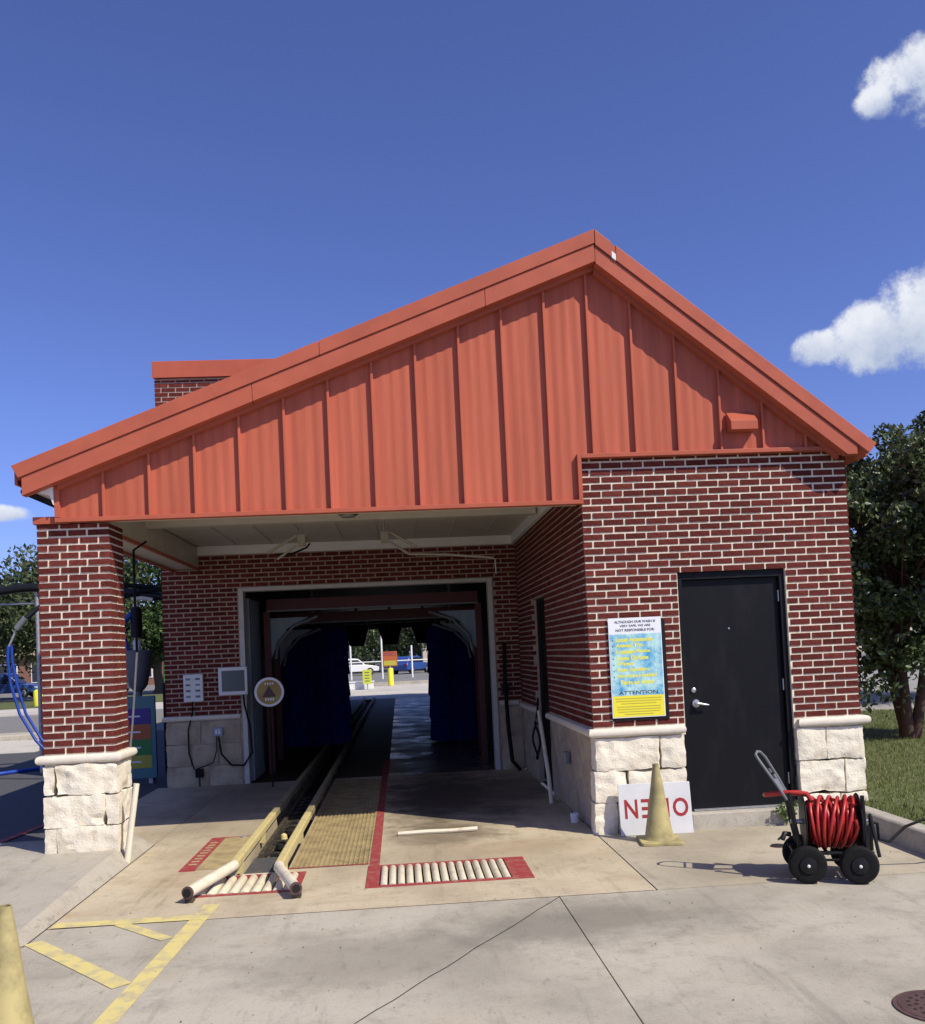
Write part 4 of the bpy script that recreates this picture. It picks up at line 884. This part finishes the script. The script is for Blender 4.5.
# ------------------------------------------------------------------ vegetation
def tree(name, label, loc, h, rad, zc, hz, n, size, lm='leaf2', bm='barkg', trunks=1, clumps=60, seed=1, spread=.5, group=None, clump_r=.30, tr=.12):
    q = np.random.default_rng(seed); pr = random.Random(seed)
    t = thing(name, label, 'tree', loc, group=group)
    # clump centres through an uneven ellipsoid crown
    d = q.normal(size=(clumps, 3)); d /= np.linalg.norm(d, axis=1)[:, None]
    rr_ = q.uniform(.25, 1, (clumps, 1))**.55
    wob = np.array([1+.28*noise.noise((a*2+seed, b*2, c*2)) for a, b, c in d])[:, None]
    cc_ = d*rr_*wob*np.array([rad, rad, hz])+np.array([0, 0, zc])
    trunk = MB(); tops = []
    for k in range(trunks):
        a = 2*math.pi*k/max(1, trunks)+pr.uniform(-.4, .4); sp = spread*rad*.45 if trunks > 1 else .05*rad
        top_ = Vector((math.cos(a)*sp, math.sin(a)*sp, zc-hz*.15)); b0 = Vector((math.cos(a)*tr*.7, math.sin(a)*tr*.7, -.05)) if trunks > 1 else Vector((0, 0, -.05))
        P = [b0.lerp(top_, u)+Vector((pr.uniform(-1, 1), pr.uniform(-1, 1), 0))*tr*.35*(1 if 0 < u < 1 else 0) for u in (0, .08, .25, .5, .75, 1)]
        trunk.tube(P, [tr*1.25, tr, tr*.85, tr*.7, tr*.5, tr*.3], 10); tops.append(P)
    trunk.build('trunk', bm, t, 50)
    lb = MB()
    for c in cc_[::2]:
        P = tops[int(np.argmin([(Vector(c)-p[5]).length for p in tops]))]; s0 = P[pr.choice((3, 4, 5))]
        mid = s0.lerp(Vector(c), .5)+Vector((0, 0, .08*hz)); lb.tube([s0, mid, Vector(c)], [tr*.28, tr*.18, tr*.06], 5, False)
    lb.build('limbs', bm, t, 50)
    idx = q.integers(0, clumps, n); sz = q.uniform(.6, 1.3, clumps)*clump_r*rad
    off = q.normal(size=(n, 3)); off /= np.linalg.norm(off, axis=1)[:, None]; off *= (q.random((n, 1))**.45)
    pts = cc_[idx]+off*sz[idx][:, None]*np.array([1, 1, .75])
    tag(leaves('crown', pts, size, lm, t, .55), kind='stuff')
    return t
tree('crape_myrtle', 'multi-stemmed dark leafy tree on the lawn beside the office wall', (7.72, 4.95, .17), 5.3, 1.85, 2.85, 1.85, 55000, .10, 'leaf', 'bark', 5, 260, 11, .7, clump_r=.17, tr=.085)
cm = [o_ for o_ in C.objects if o_.name.startswith('crape_myrtle')][0]
lp = np.concatenate([rng.normal(0, 1, (260, 3))*np.array([.30, .25, .16])+np.array(c_) for c_ in ((-.75, -.3, .75), (-.55, .2, 1.1), (-.95, 0, 1.35), (-.2, -.6, 1.3), (.5, -.3, 1.4))])
tag(leaves('low_shoots', lp, .11, 'leaf', cm, .5), kind='stuff')
tree('street_tree', 'taller dark tree behind the crape myrtle at the right edge', (14.2, 14.5, .05), 6, 2.9, 3.5, 2.5, 18000, .17, 'leaf', 'barkg', 2, 90, 5)
LT = 'row of trees beyond the left lot'
tree('oak_tree', 'big leafy oak beyond the road, left of the brick pillar', (-19.5, 47, 0), 9, 5.2, 5.2, 3.3, 15000, .30, 'leaf3', 'barkg', 1, 90, 21, tr=.3, group=LT)
tree('oak_tree', 'leafy oak beyond the road seen right of the brick pillar', (-15.0, 50, 0), 10, 4.4, 6.1, 4.0, 14000, .30, 'leaf2', 'barkg', 1, 80, 22, tr=.3, group=LT)
tree('oak_tree', 'broad oak at the far left edge beyond the road', (-28.5, 50, 0), 9, 5.5, 4.8, 3.1, 13000, .30, 'leaf3', 'barkg', 1, 80, 23, tr=.3, group=LT)
tree('oak_tree', 'low round oak half hidden behind the bay back wall', (-9.5, 48, 0), 9, 4.2, 5.2, 3.8, 9000, .30, 'leaf2', 'barkg', 1, 60, 24, tr=.3, group=LT)
for i, (x, y, lab) in enumerate(((-4.5, 90, 'dark tree seen through the tunnel, left of the exit view'), (1.5, 92, 'dark tree seen through the tunnel, middle of the exit view'), (6.8, 90, 'dark tree seen through the tunnel, right of the exit view'))):
    tree('shade_tree', lab, (x, y, 0), 9, 4.8, 5.4, 3.9, 15000, .32, 'leaf', 'barkg', 1, 60, 31+i, tr=.25, group='trees beyond the exit')
# far wood round the horizon
fw = []
for k in range(150):
    a = R(rng.uniform(-75, 75)); dist = rng.uniform(120, 170); x, y = dist*math.sin(a), dist*math.cos(a); hh = rng.uniform(5, 9); rw_ = rng.uniform(4, 8)
    p = rng.normal(size=(500, 3)); p /= np.linalg.norm(p, axis=1)[:, None]; p *= rng.random((500, 1))**.33
    p = p*np.array([rw_, rw_, hh*.55])+np.array([x, y, hh*.5]); fw.append(p)
fw = np.concatenate(fw); fw[:, 2] = np.abs(fw[:, 2])
tag(leaves('far_wood', fw, 1.1, 'leaf3', None, .7), 'far-off line of trees along the horizon', 'wood', kind='stuff')

# ------------------------------------------------------------------ left lot: vacuums, signs
vc = thing('vacuum_station', 'grey vacuum canister on a post behind the price board', 'vacuum', (-4.62, 8.0, 0))
MB().lathe([(.06, 0), (.06, 1.35), (.10, 1.38), (.16, 1.46), (.235, 1.85), (.24, 2.06), (.22, 2.08)], 24).build('canister', 'grey', vc, 40)
MB().lathe([(.07, 2.08), (.07, 2.25), (.05, 2.26), (.05, 2.9)], 14).build('motor', 'white', vc, 40); MB().lathe([(.10, 2.30), (.10, 2.80), (.06, 2.85)], 16).build('silencer', 'black', vc, 40)
MB().tube([(-.15, 0, 2.0), (-.22, -.05, 2.35), (-.2, -.05, 2.6), (-.05, 0, 2.75)], .05, 10).build('blue_hose', 'bluehose', vc, 60)
MB().tube([(-.06, -.0, 2.98), (.1, 0, 3.0), (.3, 0, 2.96)], .04, 8).build('cap_pipe', 'pipe', vc, 50)
ar = thing('vacuum_boom', 'black curved vacuum pipe arching behind the brick pillar', 'vacuum boom', (-7.4, 8.1, 0))
MB().tube([(-.6, 0, 3.12), (0, 0, 3.18), (.8, 0, 3.27), (1.6, 0, 3.27), (2.4, 0, 3.16), (3.2, 0, 3.02), (3.9, 0, 2.9)], .075, 12).build('pipe', 'black', ar, 50)
MB().tube([(2.2, .1, 3.30), (3.0, .1, 3.2), (3.9, .1, 2.95)], .045, 10).tube([(2.3, -.1, 2.95), (2.9, -.1, 3.12), (3.9, -.1, 3.2)], .035, 10).build('cable_bundle', 'rubber', ar, 50)
MB().tube([(1.03, .05, 0), (1.03, .05, 3.25)], .035, 10).build('post', 'galv', ar, 50)
MB().tube([(.2, .1, 3.0), (1.05, .1, 3.0)], .02, 8).build('brace', 'galv', ar, 50)
vh_ = thing('vacuum_hose', 'blue vacuum hose hanging from an angled holder left of the pillar', 'hose', (-6.3, 7.0, 0))
MB().tube([(.9, .3, 3.05), (.35, .1, 2.85), (.16, .0, 2.66)], .04, 10).build('holder_arm', 'black', vh_, 50); MB().tube([(.17, 0, 2.68), (.02, 0, 2.50)], .055, 12).build('coupling', 'grey', vh_, 50); MB().tube([(.02, 0, 2.5), (-.11, 0, 2.22)], .02, 8).build('nozzle', 'galv', vh_, 50)
for dx_ in (0, .07): MB().tube([(-.12+dx_*.3, dx_, 2.24), (-.135+dx_*.6, dx_, 2.0), (-.10+dx_, dx_, 1.6), (.03+dx_, dx_, 1.1), (.28+dx_, dx_, .65), (.55+dx_, dx_, .35), (.9, dx_, .2)], .023, 10).build('hose', 'bluehose', vh_, 60)
o = MB().tube([(-1.2, 0, .03), (-.3, .05, .03), (.0, .3, .035), (.4, .9, .03), (.9, 1.2, .03)], .035, 10).build('ground_hose', 'bluehose', None, 60); o.location = (-7.0, 7.9, -.012); tag(o, 'blue hose lying on the asphalt left of the pillar base', 'hose')
ms = thing('price_board', 'teal price board with purple, orange, green and olive panels behind the pillar', 'price board', (-4.10, 6.0, 0))
MB().box(-.33, .28, -.03, .03, .06, 1.33).build('board', 'teal', ms, bevel=.008)
for z0, z1, m_ in ((.90, 1.14, 'purple'), (.66, .895, 'orange'), (.42, .655, 'green'), (.22, .415, 'olive')):
    pn = MB().box(-.30, .21, -.037, -.031, z0, z1).build('price_panel', m_, ms)
    MB().box(-.22, .05, -.040, -.038, (z0+z1)/2-.012, (z0+z1)/2+.012).build('line_of_print', 'whiteprint', pn)
for x in (-.22, .2): MB().box(x-.03, x+.03, -.10, .10, -.012, .06).build('foot', 'galv', ms)
bs = thing('cleaner_rack', 'dark rack with blue and white cleaning things behind the price board', 'rack', (-3.80, 7.0, 0))
MB().box(-.14, -.11, -.05, .05, 0, 1.5).box(.13, .16, -.05, .05, 0, 1.5).box(-.11, .13, -.05, .05, .30, .34).box(-.11, .13, -.05, .05, .95, .99).build('frame', 'black', bs)
MB().lathe([(.08, .34), (.09, .6), (.07, .62)], 14).build('bucket', 'bluehose', bs, 40); MB().lathe([(.07, .99), (.07, 1.25), (.03, 1.3)], 14).build('jug', 'white', bs, 40); MB().tube([(.05, -.06, .4), (.0, -.06, 1.2)], .02, 8).build('brush_handle', 'white', bs, 40)
# yellow bollards, cars, far buildings
def bollard(loc, h_, r_, label):
    o = MB().lathe([(r_, 0), (r_, h_-r_*.5), (r_*.8, h_-r_*.15), (r_*.3, h_)], 18).build('bollard', 'yellowsign', None, 40); o.location = loc; tag(o, label, 'bollard', 'yellow bollards')
bollard((-17.4, 37.2, .05), .85, .22, 'short yellow bollard beyond the road, just left of the pillar')
def car(loc, rz, paint, label, tall=0, bed=False):
    t = thing('parked_car', label, 'car', loc, rz, 'cars parked far behind'); zt = 1.45+tall
    low = [(-2.2, .35), (2.15, .35), (2.2, .62), (2.05, .80), (1.1, .95), (-2.1, 1.0), (-2.25, .8)]
    MB().prism(low, -.88, .88).build('body', paint, t, 30, .05)
    cab = [(-1.95+(1.6 if bed else 0), .99), (1.0, .96), (.35, zt-.05), (-.1, zt), (-1.2+(1.1 if bed else 0), zt), (-1.6+(1.4 if bed else 0), zt-.1)]
    MB().prism(cab, -.76, .76).build('cabin', paint, t, 30, .05)
    x0, x1 = cab[0][0]+.25, .75
    for s_ in (-1, 1):
        MB().prism([(x0, 1.03), (x1, 1.02), (.3, zt-.14), (x0+.25, zt-.14)], s_*.78-.012, s_*.78+.012).build('side_window', 'carglass', t)
        for x in (-1.35, 1.35):
            wl_ = MB().lathe([(.2, -.11), (.33, -.10), (.34, 0), (.33, .10), (.2, .11)], 20, (x, s_*.80, .34), 'Y').build('wheel', 'tyre', t, 40); MB().lathe([(.19, s_*.11), (.17, s_*.125)], 16, (x, s_*.80, .34), 'Y').build('rim', 'galv', wl_, 40)
        MB().box(2.1, 2.21, s_*.62-.16, s_*.62+.16, .60, .74).build('headlight', 'whiteprint', t); MB().box(-2.26, -2.16, s_*.68-.12, s_*.68+.12, .75, .92).build('tail_light', 'redtext', t)
    MB().add([(1.02, -.68, .99), (1.02, .68, .99), (.40, .62, zt-.09), (.40, -.62, zt-.09)], [(0, 1, 2, 3)]).build('windscreen', 'carglass', t)
    return t
car((-26.5, 56, .02), 0, 'carblue', 'dark blue pickup parked far off at the left edge', .25, True)
car((-19.6, 53, .02), R(175), 'carwhite', 'white car parked far off between pillar and bay wall')
car((-4.2, 75.0, .02), R(15), 'carwhite', 'white car parked left of the orange sign beyond the exit', .1)
car((1.0, 74.0, .02), R(60), 'carblue', 'blue car parked right of the orange sign beyond the exit', .1)
car((4.6, 73.5, .02), R(80), 'carsilver', 'silver car parked at the right beyond the exit', .2)
es = thing('exit_sign', 'orange and yellow sign on a yellow post beyond the tunnel exit', 'sign', (-.55, 44.5, .02))
MB().lathe([(.16, 0), (.16, .95), (.12, 1.0)], 16).build('post', 'yellowsign', es, 40)
MB().box(-.42, .42, -.03, .03, 1.1, 1.95).build('board', 'orange', es); MB().box(-.36, .36, -.04, -.031, 1.15, 1.42).build('yellow_band', 'olive', es); MB().box(-.36, .36, -.04, -.031, 1.72, 1.9).build('red_band', 'redpaint', es)
MB().box(-.04, .04, -.02, .02, .95, 1.1).build('bracket', 'galv', es)
gs = thing('yellow_sign', 'yellow-green sign board left of the exit beyond the tunnel', 'sign', (-1.75, 40.5, 0)); MB().box(-.23, .23, -.02, .02, .3, 1.05).build('board', mat('yellow_green_print', (.55, .62, .06), .5), gs)
for z in (.45, .6, .75, .9): MB().box(-.12, .12, -.025, -.021, z-.02, z+.02).build('print_mark', 'text', gs)
MB().box(-.03, .03, .021, .06, 0, 1.0).build('post', 'galv', gs)
wbx = thing('white_bench', 'low white box left of the exit beyond the tunnel', 'box', (-2.3, 41.2, 0)); MB().box(-.75, .85, -.3, .3, 0, .38).build('body', 'white', wbx, bevel=.02); MB().box(-.8, .9, -.34, .34, .381, .43).build('lid', 'whiteprint', wbx)
fn = thing('rail_fence', 'thin metal rail fence with tall posts beyond the exit', 'fence', (0, 60, 0))
for i, x in enumerate((-9, -6, -3.6, -1.3, .9, 2.6, 4.6, 7, 9.5)): MB().tube([(x, 0, 0), (x, 0, (3.4, 3.0, 2.6, 3.2, 2.4)[i % 5])], .07, 8).build('post', 'white', fn, 50)
MB().tube([(-9, 0, 1.3), (9.5, 0, 1.3)], .045, 8).build('rail', 'white', fn, 50)
tag(MB().box(-3.6, 12, 29.3, 46, -.1, .0).build('exit_drive', 'farconc'), kind='structure')
tag(MB().box(-3.6, 30, 46, 47.1, -.1, .16).build('kerb', 'kerb'), kind='structure')
def shop(loc, w_, d_, h_, wm, rm, label):
    t = thing('far_building', label, 'building', loc, group='buildings far behind')
    MB().box(-w_/2, w_/2, 0, d_, 0, h_).build('wall', wm, t); MB().prism([(-w_/2-.6, h_), (w_/2+.6, h_), (w_/2-.8, h_+1.1), (-w_/2+.8, h_+1.1)], -.6, d_+.6).build('roof', rm, t)
    for i in range(int(w_/3)):
        x = -w_/2+1.5+i*3; f_ = MB().box(x-.9, x+.9, -.06, .0, .7, h_-.7).build('window', 'white', t); MB().box(x-.8, x+.8, -.09, -.061, .8, h_-.8).build('pane', 'carglass', f_)
    MB().box(w_/2-1.6, w_/2-.5, -.07, .0, 0, 2.2).build('door', 'green', t)
shop((-33, 78, 0), 26, 12, 3.2, 'brownwall', 'tanroof', 'low brown building with tan roof far off at the left')
shop((12, 110, 0), 18, 10, 4.0, 'beigewall', 'tanroof', 'pale building far behind the trees past the exit')
shop((48, 70, 0), 30, 14, 4.5, 'beigewall', 'tanroof', 'pale low building far off behind the lawn tree')

# grit and leaf crumbs scattered over the concrete
n = 420; px_ = rng.uniform(-6, 4.1, n); py_ = rng.uniform(-7.5, 4.5, n)
k_ = (px_ > -2.45) & ~((px_ < .98) & (py_ > -1.7) & (py_ < 5)) & ~((px_ > 1.75) & (py_ > -.15))
px_, py_ = px_[k_], py_[k_]; sz_ = rng.uniform(.003, .009, len(px_)); gm_ = MB()
for x, y, s_ in zip(px_, py_, sz_):
    a = rng.uniform(0, 3.1, 1)[0]; c_, d_ = math.cos(a)*s_, math.sin(a)*s_
    gm_.add([(x-c_, y-d_, .002), (x+d_*.7, y-c_*.7, .002), (x+c_, y+d_, .002), (x-d_*.6, y+c_*.6, .002), (x, y, .002+s_*.8)], [(0, 1, 4), (1, 2, 4), (2, 3, 4), (3, 0, 4)])
tag(gm_.build('grit', mat('brown_grit', (.10, .075, .05), .9, island=.6)), 'brown grit and leaf crumbs scattered on the concrete', 'grit', kind='stuff')

for x, lab in ((-1.5, 'left'), (-.3, 'middle'), (.9, 'right')):  # added dark shapes standing for the dark mass above the exit view
    t = thing('dark_filler', 'made-up dark blower shape masking the top of the tunnel exit, %s of three' % lab, 'dark filler', (x, 25, 3.5), group='dark fillers at the tunnel exit')
    MB().tube([(0, 0, 0), (0, 0, -.5)], .05, 8).build('hanger', 'galv', t, 40)
    MB().lathe([(.28, -.25), (.42, -.22), (.45, 0), (.42, .22), (.28, .25)], 20, (0, 0, -.72), 'Y').build('housing', 'black', t, 40)
    MB().prism([(-.25, -1.35), (.25, -1.35), (.38, -.9), (-.38, -.9)], -.16, .16).build('nozzle', 'black', t)
